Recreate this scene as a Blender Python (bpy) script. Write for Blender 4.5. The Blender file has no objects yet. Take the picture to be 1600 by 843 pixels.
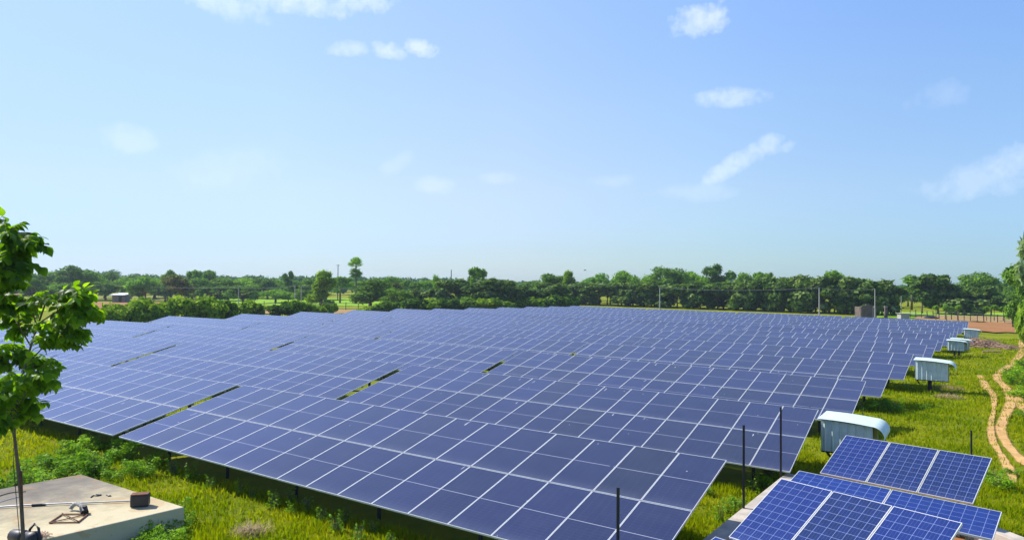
import bpy, math, random
import numpy as np
from mathutils import Vector, Matrix, noise
PI=math.pi; R=math.radians
C=bpy.context.scene.collection
random.seed(7); rng=np.random.default_rng(7)

# ---------------------------------------------------------------- camera, sky, sun, exposure
F=1085.43; YAW=-0.5930767; PITCH=0.0188795; ROLL=0.0057512
CAM=Vector((4.3012,-10.1974,4.5385))
fwd=Vector((math.sin(YAW)*math.cos(PITCH),math.cos(YAW)*math.cos(PITCH),math.sin(PITCH)))
_r=Vector((math.cos(YAW),-math.sin(YAW),0)); _u=_r.cross(fwd)
rgt=math.cos(ROLL)*_r+math.sin(ROLL)*_u; upv=-math.sin(ROLL)*_r+math.cos(ROLL)*_u
cd=bpy.data.cameras.new('camera'); cam=bpy.data.objects.new('camera',cd); C.objects.link(cam)
M=Matrix((rgt,upv,-fwd)).transposed().to_4x4(); M.translation=CAM; cam.matrix_world=M
cd.sensor_width=36; cd.lens=36*F/1600; cd.clip_start=.1; cd.clip_end=6000
bpy.context.scene.camera=cam
SUN_EL=R(44); SUN_AZ=math.atan2(-1.0,-0.12)      # azimuth clockwise from +Y
sd=Vector((math.sin(SUN_AZ)*math.cos(SUN_EL),math.cos(SUN_AZ)*math.cos(SUN_EL),math.sin(SUN_EL)))
sl=bpy.data.lights.new('sun','SUN'); sl.energy=5.0; sl.angle=R(.5); sl.color=(1,.955,.87)
so=bpy.data.objects.new('sun',sl); C.objects.link(so); so.rotation_euler=sd.to_track_quat('Z','Y').to_euler(); so.location=(0,0,60)
W=bpy.data.worlds.new('World'); bpy.context.scene.world=W; W.use_nodes=True
nt=W.node_tree; nt.nodes.clear()
def N(nt,t,**k):
    n=nt.nodes.new(t)
    for a,b in k.items():
        if a.startswith('i_'):
            n.inputs[a[2:].replace('_',' ')].default_value=b
        else: setattr(n,a,b)
    return n
sky=N(nt,'ShaderNodeTexSky',sky_type='NISHITA',sun_disc=False,sun_elevation=SUN_EL,sun_rotation=SUN_AZ,altitude=60,air_density=1.0,dust_density=.4,ozone_density=1.0)
tc=N(nt,'ShaderNodeTexCoord')
def math_(nt,op,a,b=None,c=None,clamp=False):
    n=nt.nodes.new('ShaderNodeMath'); n.operation=op; n.use_clamp=clamp
    for i,v in enumerate((a,b,c)):
        if v is None: continue
        if isinstance(v,(int,float)): n.inputs[i].default_value=v
        else: nt.links.new(v,n.inputs[i])
    return n.outputs[0]
def mixc(nt,fac,a,b,bt='MIX'):
    n=nt.nodes.new('ShaderNodeMix'); n.data_type='RGBA'; n.blend_type=bt
    for s,v in ((0,fac),(6,a),(7,b)):
        if isinstance(v,(int,float)): n.inputs[s].default_value=v
        elif isinstance(v,tuple): n.inputs[s].default_value=v if len(v)==4 else v+(1,)
        else: nt.links.new(v,n.inputs[s])
    return n.outputs[2]
def pdir(x,y):
    return (fwd+(x-800)/F*rgt-(y-421.5)/F*upv).normalized()
# small fair-weather clouds: (image azimuth/elevation as direction, half width, half height, density, tilt)
clouds=[(1094,30,42,24,.9,-.1),(604,80,26,13,.85,.15),(662,76,27,13,.85,.1),(545,78,32,12,.55,-.1),(1142,153,52,16,.6,.06),
 (1150,256,58,15,.62,-.5),(1205,226,22,15,.6,-.2),(1228,229,16,9,.5,-.2),(1590,258,45,26,.5,-.5),(1530,283,80,22,.4,-.1),(350,8,60,20,.6,.2),(470,2,80,20,.75,0),
 (570,0,48,18,.8,0),(205,218,40,20,.35,0),(675,288,34,14,.32,0),(780,278,34,10,.28,0),(350,265,80,30,.18,-.2),(620,255,30,14,.22,-.5),
 (960,282,36,10,.2,0),(1090,300,60,14,.25,0),(1470,150,40,20,.2,-.2)]
nz=N(nt,'ShaderNodeTexNoise',i_Scale=26.,i_Detail=7.,i_Roughness=.62); nt.links.new(tc.outputs['Generated'],nz.inputs['Vector'])
nz2=N(nt,'ShaderNodeTexNoise',i_Scale=95.,i_Detail=4.,i_Roughness=.6); nt.links.new(tc.outputs['Generated'],nz2.inputs['Vector'])
wob=math_(nt,'ADD',math_(nt,'MULTIPLY',math_(nt,'SUBTRACT',nz.outputs[0],.5),3.4),math_(nt,'MULTIPLY',math_(nt,'SUBTRACT',nz2.outputs[0],.5),1.5))
tot=None
def dotn(v):
    n=nt.nodes.new('ShaderNodeVectorMath'); n.operation='DOT_PRODUCT'; n.inputs[1].default_value=v
    nt.links.new(tc.outputs['Generated'],n.inputs[0]); return n.outputs['Value']
for (x,y,hw,hh,dn,tl) in clouds:
    d=pdir(x,y); ax=d.cross(Vector((0,0,1))).normalized(); ay=ax.cross(d)
    ct,s_=math.cos(-tl),math.sin(-tl); a1=ax*ct+ay*s_; a2=-ax*s_+ay*ct
    u=math_(nt,'MULTIPLY',dotn(a1),F/hw); v=math_(nt,'MULTIPLY',dotn(a2),F/hh)
    front=math_(nt,'GREATER_THAN',dotn(d),.5)
    q=math_(nt,'SUBTRACT',1.15,math_(nt,'ADD',math_(nt,'POWER',math_(nt,'ABSOLUTE',u),2.),math_(nt,'POWER',math_(nt,'ABSOLUTE',v),2.)))
    q=math_(nt,'MULTIPLY',math_(nt,'ADD',q,wob),.8,clamp=True)
    q=math_(nt,'MULTIPLY',math_(nt,'MULTIPLY',q,dn),front)
    tot=q if tot is None else math_(nt,'MAXIMUM',tot,q)
sz_=N(nt,'ShaderNodeSeparateXYZ'); nt.links.new(tc.outputs['Generated'],sz_.inputs[0])
# hazy monsoon air: paler, less glaring band of sky low down, deeper blue above
rp=nt.nodes.new('ShaderNodeValToRGB'); el_=rp.color_ramp.elements
AIR=[(0.,(.47,.68,1.06)),(.05,(.57,.71,1.05)),(.13,(.86,.89,1.13)),(.24,(1.06,1.10,1.34)),(.40,(1.22,1.31,1.75)),(.6,(1.0,1.15,1.6))]
while len(el_)<len(AIR): el_.new(.5)
for i,(p,c) in enumerate(AIR): el_[i].position=p; el_[i].color=tuple(x*.5 for x in c)+(1,)
nt.links.new(sz_.outputs[2],rp.inputs[0])
skc=mixc(nt,1.,sky.outputs[0],rp.outputs[0],'MULTIPLY'); skc=mixc(nt,1.,skc,(2.,2.,2.),'MULTIPLY')
# broad brightening of the haze round the sun's side
rp2=nt.nodes.new('ShaderNodeValToRGB'); el2=rp2.color_ramp.elements
AZ=[(-.35,(.92,1.04,1.08)),(-.16,(.97,1.08,1.04)),(.2,(1.15,1.16,1.02)),(.45,(1.22,1.12,1.0)),(.7,(1.08,1.03,.98)),(.9,(.86,.86,.95))]
while len(el2)<len(AZ): el2.new(.5)
for i,(p,c) in enumerate(AZ): el2[i].position=(p+1)/2; el2[i].color=tuple(x*.5 for x in c)+(1,)
sh=Vector((math.sin(SUN_AZ),math.cos(SUN_AZ),0)); nt.links.new(math_(nt,'MULTIPLY_ADD',dotn(sh),.5,.5),rp2.inputs[0])
skc=mixc(nt,1.,skc,rp2.outputs[0],'MULTIPLY'); skc=mixc(nt,1.,skc,(2.,2.,2.),'MULTIPLY')
skc=mixc(nt,math_(nt,'MULTIPLY',tot,.47),skc,(8.6,9.0,9.6))
bg=N(nt,'ShaderNodeBackground',i_Strength=.097); nt.links.new(skc,bg.inputs[0])
wo=N(nt,'ShaderNodeOutputWorld'); nt.links.new(bg.outputs[0],wo.inputs[0])
S=bpy.context.scene; S.view_settings.view_transform='Standard'; S.view_settings.look='None'; S.view_settings.gamma=1; S.view_settings.exposure=0.55
S.cycles.max_bounces=6; S.cycles.sample_clamp_indirect=4; S.cycles.transparent_max_bounces=12; S.cycles.volume_bounces=0

# ---------------------------------------------------------------- ground height and helpers
GY=[-60,0,8,16,23,30.5,38,46,54,63,71,79,88,95,103,140,300,3000]
GZ=[-.68,-.68,-.80,-.84,-.84,-.94,-.98,-1.1,-1.24,-1.47,-1.58,-1.76,-1.82,-1.96,-2.1,-1.75,-1.0,-1.0]
def gz0(x,y):
    return np.interp(y,GY,GZ)-.009*np.clip(x,-75,3)
def gz(x,y):
    return float(gz0(x,y))
def proj(P):
    d=Vector(P)-CAM; w=d.dot(fwd); return 800+F*d.dot(rgt)/w, 421.5-F*d.dot(upv)/w, w
def atD(px,py,D):
    px,py,D=float(px),float(py),float(D)
    return CAM+D*(fwd+(px-800)/F*rgt-(py-421.5)/F*upv)
def at(px,py,dz=0.):
    """where the line of sight through this picture point meets the ground (dz above it)"""
    d=fwd+(px-800)/F*rgt-(py-421.5)/F*upv; lo,hi=1.,1500.
    for _ in range(50):
        m=(lo+hi)/2; p=CAM+m*d
        if p.z>gz(p.x,p.y)+dz: lo=m
        else: hi=m
    p=CAM+lo*d; return Vector((p.x,p.y,gz(p.x,p.y)+dz))
def base(px,D):
    p=atD(px,440,D); return Vector((p.x,p.y,gz(p.x,p.y)))

class MB:
    def __init__(s): s.v=[]; s.f=[]; s.m=[]
    def add(s,vs,fs,mi=0):
        o=len(s.v); s.v+= [tuple(v) for v in vs]; s.f+=[tuple(i+o for i in f) for f in fs]; s.m+=[mi]*len(fs); return s
    def box(s,c,sz,rot=None,mi=0):
        hx,hy,hz=[a/2 for a in sz]; vs=[Vector((x,y,z)) for x in(-hx,hx) for y in(-hy,hy) for z in(-hz,hz)]
        if rot is not None: vs=[rot@v for v in vs]
        vs=[v+Vector(c) for v in vs]
        return s.add(vs,[(0,1,3,2),(4,6,7,5),(0,4,5,1),(2,3,7,6),(0,2,6,4),(1,5,7,3)],mi)
    def bar(s,a,b,w,h=None,mi=0,up=(0,0,1)):
        a=Vector(a);b=Vector(b);d=b-a;L=d.length;d.normalize();h=h or w
        x=d.cross(Vector(up)); 
        if x.length<1e-3: x=Vector((1,0,0))
        x.normalize(); y=x.cross(d)
        rot=Matrix((x,y,d)).transposed(); return s.box((a+b)/2,(w,h,L),rot,mi)
    def tube(s,pts,rad,n=6,mi=0,cap=True):
        pts=[Vector(p) for p in pts]; rr=rad if isinstance(rad,(list,tuple)) else [rad]*len(pts); vs=[];fs=[]
        pu=None
        for i,p in enumerate(pts):
            d=(pts[min(i+1,len(pts)-1)]-pts[max(i-1,0)])
            if d.length<1e-9: d=Vector((0,0,1))
            d.normalize()
            ref=Vector((1,0,0)) if abs(d.x)<.8 else Vector((0,1,0))
            if pu is not None: ref=pu
            x=d.cross(ref)
            if x.length<1e-4: x=d.cross(Vector((0,1,.1)))
            x.normalize(); y=d.cross(x); pu=x.cross(d); pu=ref if pu.length<1e-3 else -pu if False else ref
            for k in range(n):
                a=2*PI*k/n; vs.append(p+rr[i]*(math.cos(a)*x+math.sin(a)*y))
        for i in range(len(pts)-1):
            for k in range(n):
                fs.append((i*n+k,i*n+(k+1)%n,(i+1)*n+(k+1)%n,(i+1)*n+k))
        if cap: fs.append(tuple(range(n))[::-1]); fs.append(tuple((len(pts)-1)*n+k for k in range(n)))
        return s.add(vs,fs,mi)
    def build(s,name,mats,parent=None,smooth=False,bevel=0):
        me=bpy.data.meshes.new(name); me.from_pydata(s.v,[],s.f)
        for m in (mats if isinstance(mats,(list,tuple)) else [mats]): me.materials.append(m)
        me.polygons.foreach_set('material_index',s.m)
        if smooth: me.polygons.foreach_set('use_smooth',[True]*len(s.f))
        me.update(); o=bpy.data.objects.new(name,me); C.objects.link(o)
        if parent: o.parent=parent
        if bevel:
            b=o.modifiers.new('bevel','BEVEL'); b.width=bevel; b.segments=2; b.limit_method='ANGLE'
        return o
def empty(name,loc,rz=0):
    o=bpy.data.objects.new(name,None); C.objects.link(o); o.location=loc; o.rotation_euler=(0,0,rz); o.empty_display_size=.3; return o
def tag(o,label=None,cat=None,group=None,kind=None):
    if label: o['label']=label
    if cat: o['category']=cat
    if group: o['group']=group
    if kind: o['kind']=kind
    return o
def copy_tree(o,parent=None):
    c=o.copy(); C.objects.link(c); c.parent=parent
    for k in list(o.children): copy_tree(k,c)
    return c
def fast_mesh(name,V,Fc,mats,nper=4,smooth=False,mi=None):
    """V (n,3), Fc (m,nper) numpy"""
    me=bpy.data.meshes.new(name); me.vertices.add(len(V)); me.vertices.foreach_set('co',np.ascontiguousarray(V,dtype=np.float32).ravel())
    m=len(Fc); me.loops.add(m*nper); me.loops.foreach_set('vertex_index',np.ascontiguousarray(Fc,dtype=np.int32).ravel())
    me.polygons.add(m); me.polygons.foreach_set('loop_start',np.arange(0,m*nper,nper,dtype=np.int32))
    try: me.polygons.foreach_set('loop_total',np.full(m,nper,dtype=np.int32))
    except Exception: pass
    for x in (mats if isinstance(mats,(list,tuple)) else [mats]): me.materials.append(x)
    if mi is not None: me.polygons.foreach_set('material_index',np.asarray(mi,dtype=np.int32))
    if smooth: me.polygons.foreach_set('use_smooth',np.ones(m,dtype=bool))
    me.update(calc_edges=True); me.validate(); return me

# ---------------------------------------------------------------- materials
def newmat(name):
    m=bpy.data.materials.new(name); m.use_nodes=True; t=m.node_tree; t.nodes.clear()
    o=t.nodes.new('ShaderNodeOutputMaterial'); b=t.nodes.new('ShaderNodeBsdfPrincipled'); t.links.new(b.outputs[0],o.inputs[0]); return m,t,b,o
def ramp(t,fac,stops):
    r=t.nodes.new('ShaderNodeValToRGB'); e=r.color_ramp.elements
    while len(e)<len(stops): e.new(.5)
    for i,(p,c) in enumerate(stops): e[i].position=p; e[i].color=c+(1,) if len(c)==3 else c
    t.links.new(fac,r.inputs[0]); return r.outputs[0]
def noise_(t,sc,det=4,ro=.55,vec=None,dist=0):
    n=N(t,'ShaderNodeTexNoise',i_Scale=sc,i_Detail=float(det),i_Roughness=ro,i_Distortion=float(dist))
    if vec is not None: t.links.new(vec,n.inputs['Vector'])
    return n.outputs[0]
def bump(t,b,h,s=.3,d=.02):
    n=N(t,'ShaderNodeBump',i_Strength=s,i_Distance=d); t.links.new(h,n.inputs['Height']); t.links.new(n.outputs[0],b.inputs['Normal'])
def objc(t): return t.nodes.new('ShaderNodeTexCoord').outputs['Object']
def geoP(t): return t.nodes.new('ShaderNodeNewGeometry').outputs['Position']
def simple(name,col,rough=.6,metal=0,var=.25,sc=6,spec=.5,bmp=0):
    m,t,b,o=newmat(name); P=objc(t); n=noise_(t,sc,6,.6,P)
    c=ramp(t,n,[(.25,tuple(x*(1-var) for x in col)),(.75,tuple(min(1,x*(1+var)) for x in col))]); t.links.new(c,b.inputs['Base Color'])
    b.inputs['Roughness'].default_value=rough; b.inputs['Metallic'].default_value=metal; b.inputs['Specular IOR Level'].default_value=spec
    if bmp: bump(t,b,n,bmp)
    return m
def leafmat(name,c0,c1,c2,trans=.3,rough=.7,objvar=.25,tint=(1.3,1.35,.5),spec=.05):
    m,t,b,o=newmat(name); g=t.nodes.new('ShaderNodeNewGeometry'); oi=t.nodes.new('ShaderNodeObjectInfo')
    P=g.outputs['Position']
    lo=noise_(t,.55,3,.5,P)
    f=math_(t,'ADD',math_(t,'MULTIPLY',g.outputs['Random Per Island'],.6),math_(t,'MULTIPLY',math_(t,'SUBTRACT',lo,.5),1.2))
    f=math_(t,'ADD',f,math_(t,'MULTIPLY',math_(t,'SUBTRACT',oi.outputs['Random'],.3),objvar*1.6),clamp=True)
    c=ramp(t,f,[(0,c0),(.5,c1),(1,c2)]); t.links.new(c,b.inputs['Base Color']); b.inputs['Roughness'].default_value=rough
    b.inputs['Specular IOR Level'].default_value=spec
    tr=t.nodes.new('ShaderNodeBsdfTranslucent'); t.links.new(mixc(t,1.,c,tint,'MULTIPLY'),tr.inputs[0])
    mx=t.nodes.new('ShaderNodeMixShader'); mx.inputs[0].default_value=trans; t.links.new(b.outputs[0],mx.inputs[1]); t.links.new(tr.outputs[0],mx.inputs[2]); t.links.new(mx.outputs[0],o.inputs[0])
    return m
M_={}
M_['bark']=simple('bark',(.16,.12,.085),.9,0,.4,5,.2,.6)
M_['darkleaf']=leafmat('dark_leaf',(0.054,0.125,0.018),(0.117,0.237,0.024),(0.232,0.390,0.031),.25)
M_['midleaf']=leafmat('mid_leaf',(0.088,0.197,0.019),(0.187,0.367,0.025),(0.343,0.524,0.035),.3)
M_['teakleaf']=leafmat('teak_leaf',(0.033,0.088,0.018),(0.119,0.206,0.030),(0.475,0.525,0.237),.28,.7,.12,(1.3,1.35,.5),.1)
M_['bushleaf']=leafmat('bush_leaf',(0.037,0.096,0.011),(0.128,0.247,0.016),(0.357,0.492,0.034),.3,.7,.4)
M_['feather']=leafmat('feather_leaf',(0.086,0.207,0.034),(0.155,0.328,0.052),(0.241,0.448,0.069),.4)
M_['brightleaf']=leafmat('bright_leaf',(0.101,0.198,0.009),(0.203,0.340,0.012),(0.338,0.482,0.023),.4)
M_['rustleaf']=leafmat('rust_leaf',(0.070,0.112,0.028),(0.182,0.196,0.049),(0.350,0.238,0.084),.3)
M_['farleaf']=leafmat('far_leaf',(0.048,0.132,0.044),(0.099,0.232,0.055),(0.187,0.331,0.077),.2,.7)
M_['paleleaf']=leafmat('pale_leaf',(0.144,0.240,0.084),(0.240,0.336,0.144),(0.360,0.456,0.240),.35)
M_['hero']=leafmat('sapling_leaf',(.06,.14,.007),(.14,.28,.010),(.28,.46,.015),.62,.45,0,(1.9,1.8,.3),.25)
M_['weed']=leafmat('weed_leaf',(0.099,0.221,0.014),(0.198,0.367,0.019),(0.371,0.551,0.034),.35,.5,.3)
M_['straw']=simple('dry_straw',(.34,.24,.12),.9,0,.3,20)
M_['steel']=simple('galvanised_steel',(.30,.31,.32),.45,.6,.2,8)
M_['darksteel']=simple('dark_steel_post',(.035,.037,.042),.5,.4,.3,9)
M_['rust']=simple('rusty_iron',(.16,.07,.035),.8,.2,.5,14,.3,.4)
M_['black']=simple('black_rubber',(.018,.018,.02),.5,0,.3,12)
M_['alu']=simple('aluminium_frame',(.70,.71,.70),.35,.2,.08,4)
M_['back']=simple('panel_backsheet',(.6,.6,.58),.6,0,.05,4)
M_['wood']=simple('dead_wood',(.34,.22,.15),.9,0,.5,4,.2,.5)
M_['wire']=simple('weathered_wire',(.30,.31,.31),.95,0,.05,3,.05)
M_['concpole']=simple('concrete_pole',(.36,.35,.31),.85,0,.2,3)
M_['brick']=None
def panel_mat(name,cell,line,nx,ny,W_,H_,lw,bus=0,dustc=(.30,.31,.33),dust=.25,half=False,rough=.16,drop=True):
    m,t,b,o=newmat(name); oc=objc(t); sp=t.nodes.new('ShaderNodeSeparateXYZ'); t.links.new(oc,sp.inputs[0]); X=sp.outputs[0];Y=sp.outputs[1]
    oi=t.nodes.new('ShaderNodeObjectInfo'); rnd=oi.outputs['Random']
    offs=t.nodes.new('ShaderNodeVectorMath'); offs.operation='ADD'; cmb=t.nodes.new('ShaderNodeCombineXYZ')
    t.links.new(math_(t,'MULTIPLY',rnd,97.),cmb.inputs[0]); t.links.new(math_(t,'MULTIPLY',rnd,31.),cmb.inputs[1]); t.links.new(oc,offs.inputs[0]); t.links.new(cmb.outputs[0],offs.inputs[1]); V=offs.outputs[0]
    def lines(co,n,size,w):
        q=math_(t,'DIVIDE',co,size/n); fr=math_(t,'FRACT',math_(t,'ADD',q,100.)); d=math_(t,'SUBTRACT',.5,math_(t,'ABSOLUTE',math_(t,'SUBTRACT',fr,.5)))
        return math_(t,'LESS_THAN',d,w/2*n/size)
    gx=lines(X,nx,W_,lw); gy=lines(Y,ny,H_,lw); g=math_(t,'MAXIMUM',gx,gy)
    # per-panel and slow tone differences of the cells
    hueA=mixc(t,rnd,tuple(x*.78 for x in cell),tuple(min(1,x*1.2) for x in cell))
    grey=math_(t,'GREATER_THAN',math_(t,'FRACT',math_(t,'MULTIPLY',rnd,17.3)),.86)
    hueA=mixc(t,math_(t,'MULTIPLY',grey,.55),hueA,(cell[0]*1.3,cell[1]*1.1,cell[2]*.55))
    if not half:
        vo=N(t,'ShaderNodeTexVoronoi',i_Scale=9.); t.links.new(V,vo.inputs['Vector']); bw=t.nodes.new('ShaderNodeRGBToBW'); t.links.new(vo.outputs['Color'],bw.inputs[0])
        hueA=mixc(t,math_(t,'MULTIPLY',bw.outputs[0],.35),hueA,tuple(x*1.8 for x in cell))
    c=mixc(t,math_(t,'MULTIPLY',g,1. if not half else .35),hueA,line)
    if bus:
        bl=lines(X,nx*bus,W_,.0022) if bus>0 else lines(Y,ny*-bus,H_,.0022); c=mixc(t,math_(t,'MULTIPLY',bl,.4),c,line)
    if half:
        ce=math_(t,'LESS_THAN',math_(t,'ABSOLUTE',math_(t,'SUBTRACT',Y,H_/2)),.007); brk=math_(t,'GREATER_THAN',noise_(t,3.,2,.5,V),.27)
        c=mixc(t,math_(t,'MULTIPLY',math_(t,'MULTIPLY',ce,.6),brk),c,(.55,.57,.62))
    # dust: film everywhere, thicker where water dries at the lower frame, streaks down the slope
    st=t.nodes.new('ShaderNodeMapping'); st.inputs['Scale'].default_value=(9,1.2,1); t.links.new(V,st.inputs[0]); streak=noise_(t,2.,5,.6,st.outputs[0])
    cloud=noise_(t,1.7,5,.6,V)
    low=math_(t,'POWER',math_(t,'SUBTRACT',1.,math_(t,'MINIMUM',math_(t,'MULTIPLY',math_(t,'ABSOLUTE',Y),1/.42),1.)),2.)
    film=math_(t,'ADD',math_(t,'MULTIPLY',math_(t,'ADD',math_(t,'MULTIPLY',streak,.5),cloud),.55*dust),math_(t,'MULTIPLY',math_(t,'MULTIPLY',low,dust*1.1),math_(t,'ADD',streak,.35)),clamp=True)
    c=mixc(t,film,c,dustc)
    if drop:
        v2=N(t,'ShaderNodeTexVoronoi',i_Scale=3.1); t.links.new(V,v2.inputs['Vector'])
        v2b=math_(t,'LESS_THAN',math_(t,'ADD',v2.outputs['Distance'],math_(t,'MULTIPLY',math_(t,'SUBTRACT',noise_(t,40,3,.6,V),.5),.12)),.045)
        bw2=t.nodes.new('ShaderNodeSeparateColor'); t.links.new(v2.outputs['Color'],bw2.inputs[0])
        v2b=math_(t,'MULTIPLY',v2b,math_(t,'GREATER_THAN',bw2.outputs[0],.8))
        s2=t.nodes.new('ShaderNodeMapping'); s2.inputs['Scale'].default_value=(10,1.6,1); t.links.new(V,s2.inputs[0]); sn=noise_(t,1.6,2,.4,s2.outputs[0],.4)
        top=math_(t,'GREATER_THAN',math_(t,'ADD',Y,math_(t,'MULTIPLY',noise_(t,2.5,2,.5,V),.6)),H_-.02)
        stk=math_(t,'MULTIPLY',math_(t,'GREATER_THAN',sn,.735),top)
        c=mixc(t,math_(t,'MULTIPLY',math_(t,'MAXIMUM',v2b,stk),.75),c,(.62,.63,.62))
    t.links.new(c,b.inputs['Base Color'])
    rr=math_(t,'ADD',rough,math_(t,'MULTIPLY',film,.35)); t.links.new(rr,b.inputs['Roughness']); b.inputs['Specular IOR Level'].default_value=.37 if half else .33
    b.inputs['IOR'].default_value=1.5; b.inputs['Sheen Weight'].default_value=.26 if half else .03; b.inputs['Sheen Roughness'].default_value=.4; b.inputs['Sheen Tint'].default_value=(.82,.86,1,1)
    return m
PW,PH=.988,2.062
M_['glass']=panel_mat('dark_module_glass',(.008,.012,.055),(.08,.10,.18),6,24,PW,PH,.004,0,(.28,.31,.38),.11,True,.12)
M_['poly']=panel_mat('blue_cell_glass',(.008,.020,.105),(.20,.25,.46),6,10,.99,1.65,.006,3,(.16,.2,.34),.10,False,.14,False)
# cell glass lying sideways: 10 columns along the row
M_['poly_land']=panel_mat('blue_cell_glass_sideways',(.008,.025,.14),(.20,.25,.46),10,6,1.65,.99,.006,0,(.16,.2,.34),.10,False,.14,False)

def ground_mat():
    m,t,b,o=newmat('grassy_ground'); P=geoP(t)
    a=noise_(t,.16,5,.6,P,.3); c2=noise_(t,2.2,6,.65,P); c3=noise_(t,28.,4,.7,P)
    f=math_(t,'ADD',math_(t,'MULTIPLY',a,.6),math_(t,'MULTIPLY',c2,.4))
    col=ramp(t,f,[(.28,(.09,.13,.004)),(.45,(.19,.23,.005)),(.58,(.28,.29,.006)),(.75,(.36,.29,.03))])
    col=mixc(t,math_(t,'MULTIPLY',c3,.55),col,(.09,.12,.004))
    soil=math_(t,'MULTIPLY',math_(t,'GREATER_THAN',noise_(t,.5,5,.7,P,.5),.66),.6); col=mixc(t,soil,col,(.23,.15,.07))
    t.links.new(col,b.inputs['Base Color']); b.inputs['Roughness'].default_value=.95; b.inputs['Specular IOR Level'].default_value=.1
    bump(t,b,math_(t,'ADD',c3,c2),.8,.08); return m
def soil_mat(name,c0,c1,furrow=None,sc=.6):
    m,t,b,o=newmat(name); P=geoP(t); n=math_(t,'ADD',math_(t,'MULTIPLY',noise_(t,sc,6,.65,P),.7),math_(t,'MULTIPLY',noise_(t,sc*18,4,.6,P),.3)); f=n
    if furrow:
        s=t.nodes.new('ShaderNodeMapping'); s.inputs['Rotation'].default_value=(0,0,furrow); t.links.new(P,s.inputs[0]); wv=N(t,'ShaderNodeTexWave',i_Scale=.28,i_Distortion=1.5,i_Detail=2.); t.links.new(s.outputs[0],wv.inputs[0])
        f=math_(t,'ADD',math_(t,'MULTIPLY',n,.7),math_(t,'MULTIPLY',wv.outputs[1],.3))
    t.links.new(ramp(t,f,[(.3,c0),(.7,c1)]),b.inputs['Base Color']); b.inputs['Roughness'].default_value=.95; b.inputs['Specular IOR Level'].default_value=.1
    bump(t,b,f,.6,.1); return m
M_['ground']=ground_mat()
M_['paddy']=soil_mat('paddy_green',(.15,.30,.008),(.26,.42,.015),None,.08)
M_['soil']=soil_mat('ploughed_soil',(.22,.10,.035),(.36,.18,.07),1.1,.3)
M_['tan']=soil_mat('dry_tan_field',(.24,.16,.06),(.36,.24,.10),None,.2)
M_['olive']=soil_mat('rough_pasture',(.13,.17,.02),(.24,.23,.04),None,.2)
# path: worn centre, ragged grassy edges
def path_mat():
    m,t,b,o=newmat('worn_earth_track'); P=geoP(t); uv=t.nodes.new('ShaderNodeUVMap'); s=t.nodes.new('ShaderNodeSeparateXYZ'); t.links.new(uv.outputs[0],s.inputs[0])
    d=math_(t,'ABSOLUTE',math_(t,'SUBTRACT',s.outputs[1],.5)); n=noise_(t,1.3,6,.7,P)
    a=math_(t,'MULTIPLY',math_(t,'SUBTRACT',math_(t,'ADD',math_(t,'MULTIPLY',math_(t,'SUBTRACT',.5,d),2.2),math_(t,'MULTIPLY',n,.9)),.62),3.,clamp=True)
    col=ramp(t,noise_(t,3.,6,.7,P),[(.3,(.38,.20,.055)),(.7,(.60,.37,.13))]); t.links.new(col,b.inputs['Base Color']); b.inputs['Roughness'].default_value=.95
    tr=t.nodes.new('ShaderNodeBsdfTransparent'); mx=t.nodes.new('ShaderNodeMixShader'); t.links.new(a,mx.inputs[0]); t.links.new(tr.outputs[0],mx.inputs[1]); t.links.new(b.outputs[0],mx.inputs[2]); t.links.new(mx.outputs[0],o.inputs[0]); return m
M_['path']=path_mat()
def conc_mat(P0,nrm):
    """cream cement skim, worn through to grey where rain water stands away from the edge P0"""
    m,t,b,o=newmat('weathered_concrete'); P=geoP(t); big=noise_(t,.7,6,.62,P,.8); mid=noise_(t,3.,6,.65,P); fine=noise_(t,40.,4,.7,P)
    vs=t.nodes.new('ShaderNodeVectorMath'); vs.operation='SUBTRACT'; t.links.new(P,vs.inputs[0]); vs.inputs[1].default_value=P0
    vd=t.nodes.new('ShaderNodeVectorMath'); vd.operation='DOT_PRODUCT'; t.links.new(vs.outputs[0],vd.inputs[0]); vd.inputs[1].default_value=nrm; d=vd.outputs['Value']
    f=math_(t,'ADD',math_(t,'MULTIPLY_ADD',d,-.10,.50),math_(t,'MULTIPLY',big,.45)); f=math_(t,'ADD',f,math_(t,'MULTIPLY',math_(t,'SUBTRACT',mid,.5),.28))
    c=ramp(t,f,[(.32,(.15,.13,.10)),(.46,(.24,.21,.155)),(.56,(.40,.34,.21)),(.66,(.56,.48,.29)),(.85,(.60,.54,.37))])
    c=mixc(t,math_(t,'MULTIPLY',math_(t,'GREATER_THAN',noise_(t,1.1,5,.6,P,1.),.58),.3),c,(.42,.22,.06)); c=mixc(t,math_(t,'MULTIPLY',fine,.22),c,(.2,.18,.14))
    t.links.new(c,b.inputs['Base Color']); b.inputs['Roughness'].default_value=.9; b.inputs['Specular IOR Level'].default_value=.2; bump(t,b,math_(t,'ADD',mid,fine),.4,.02); return m

M_['curb']=simple('grey_curb_concrete',(.42,.37,.30),.9,0,.35,3,.3,.4)
M_['sheet']=simple('pale_blue_sheet_metal',(.50,.59,.58),.5,.1,.24,3)
M_['roofsheet']=simple('pale_roof_sheet',(.56,.68,.62),.5,.05,.12,5)

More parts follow.
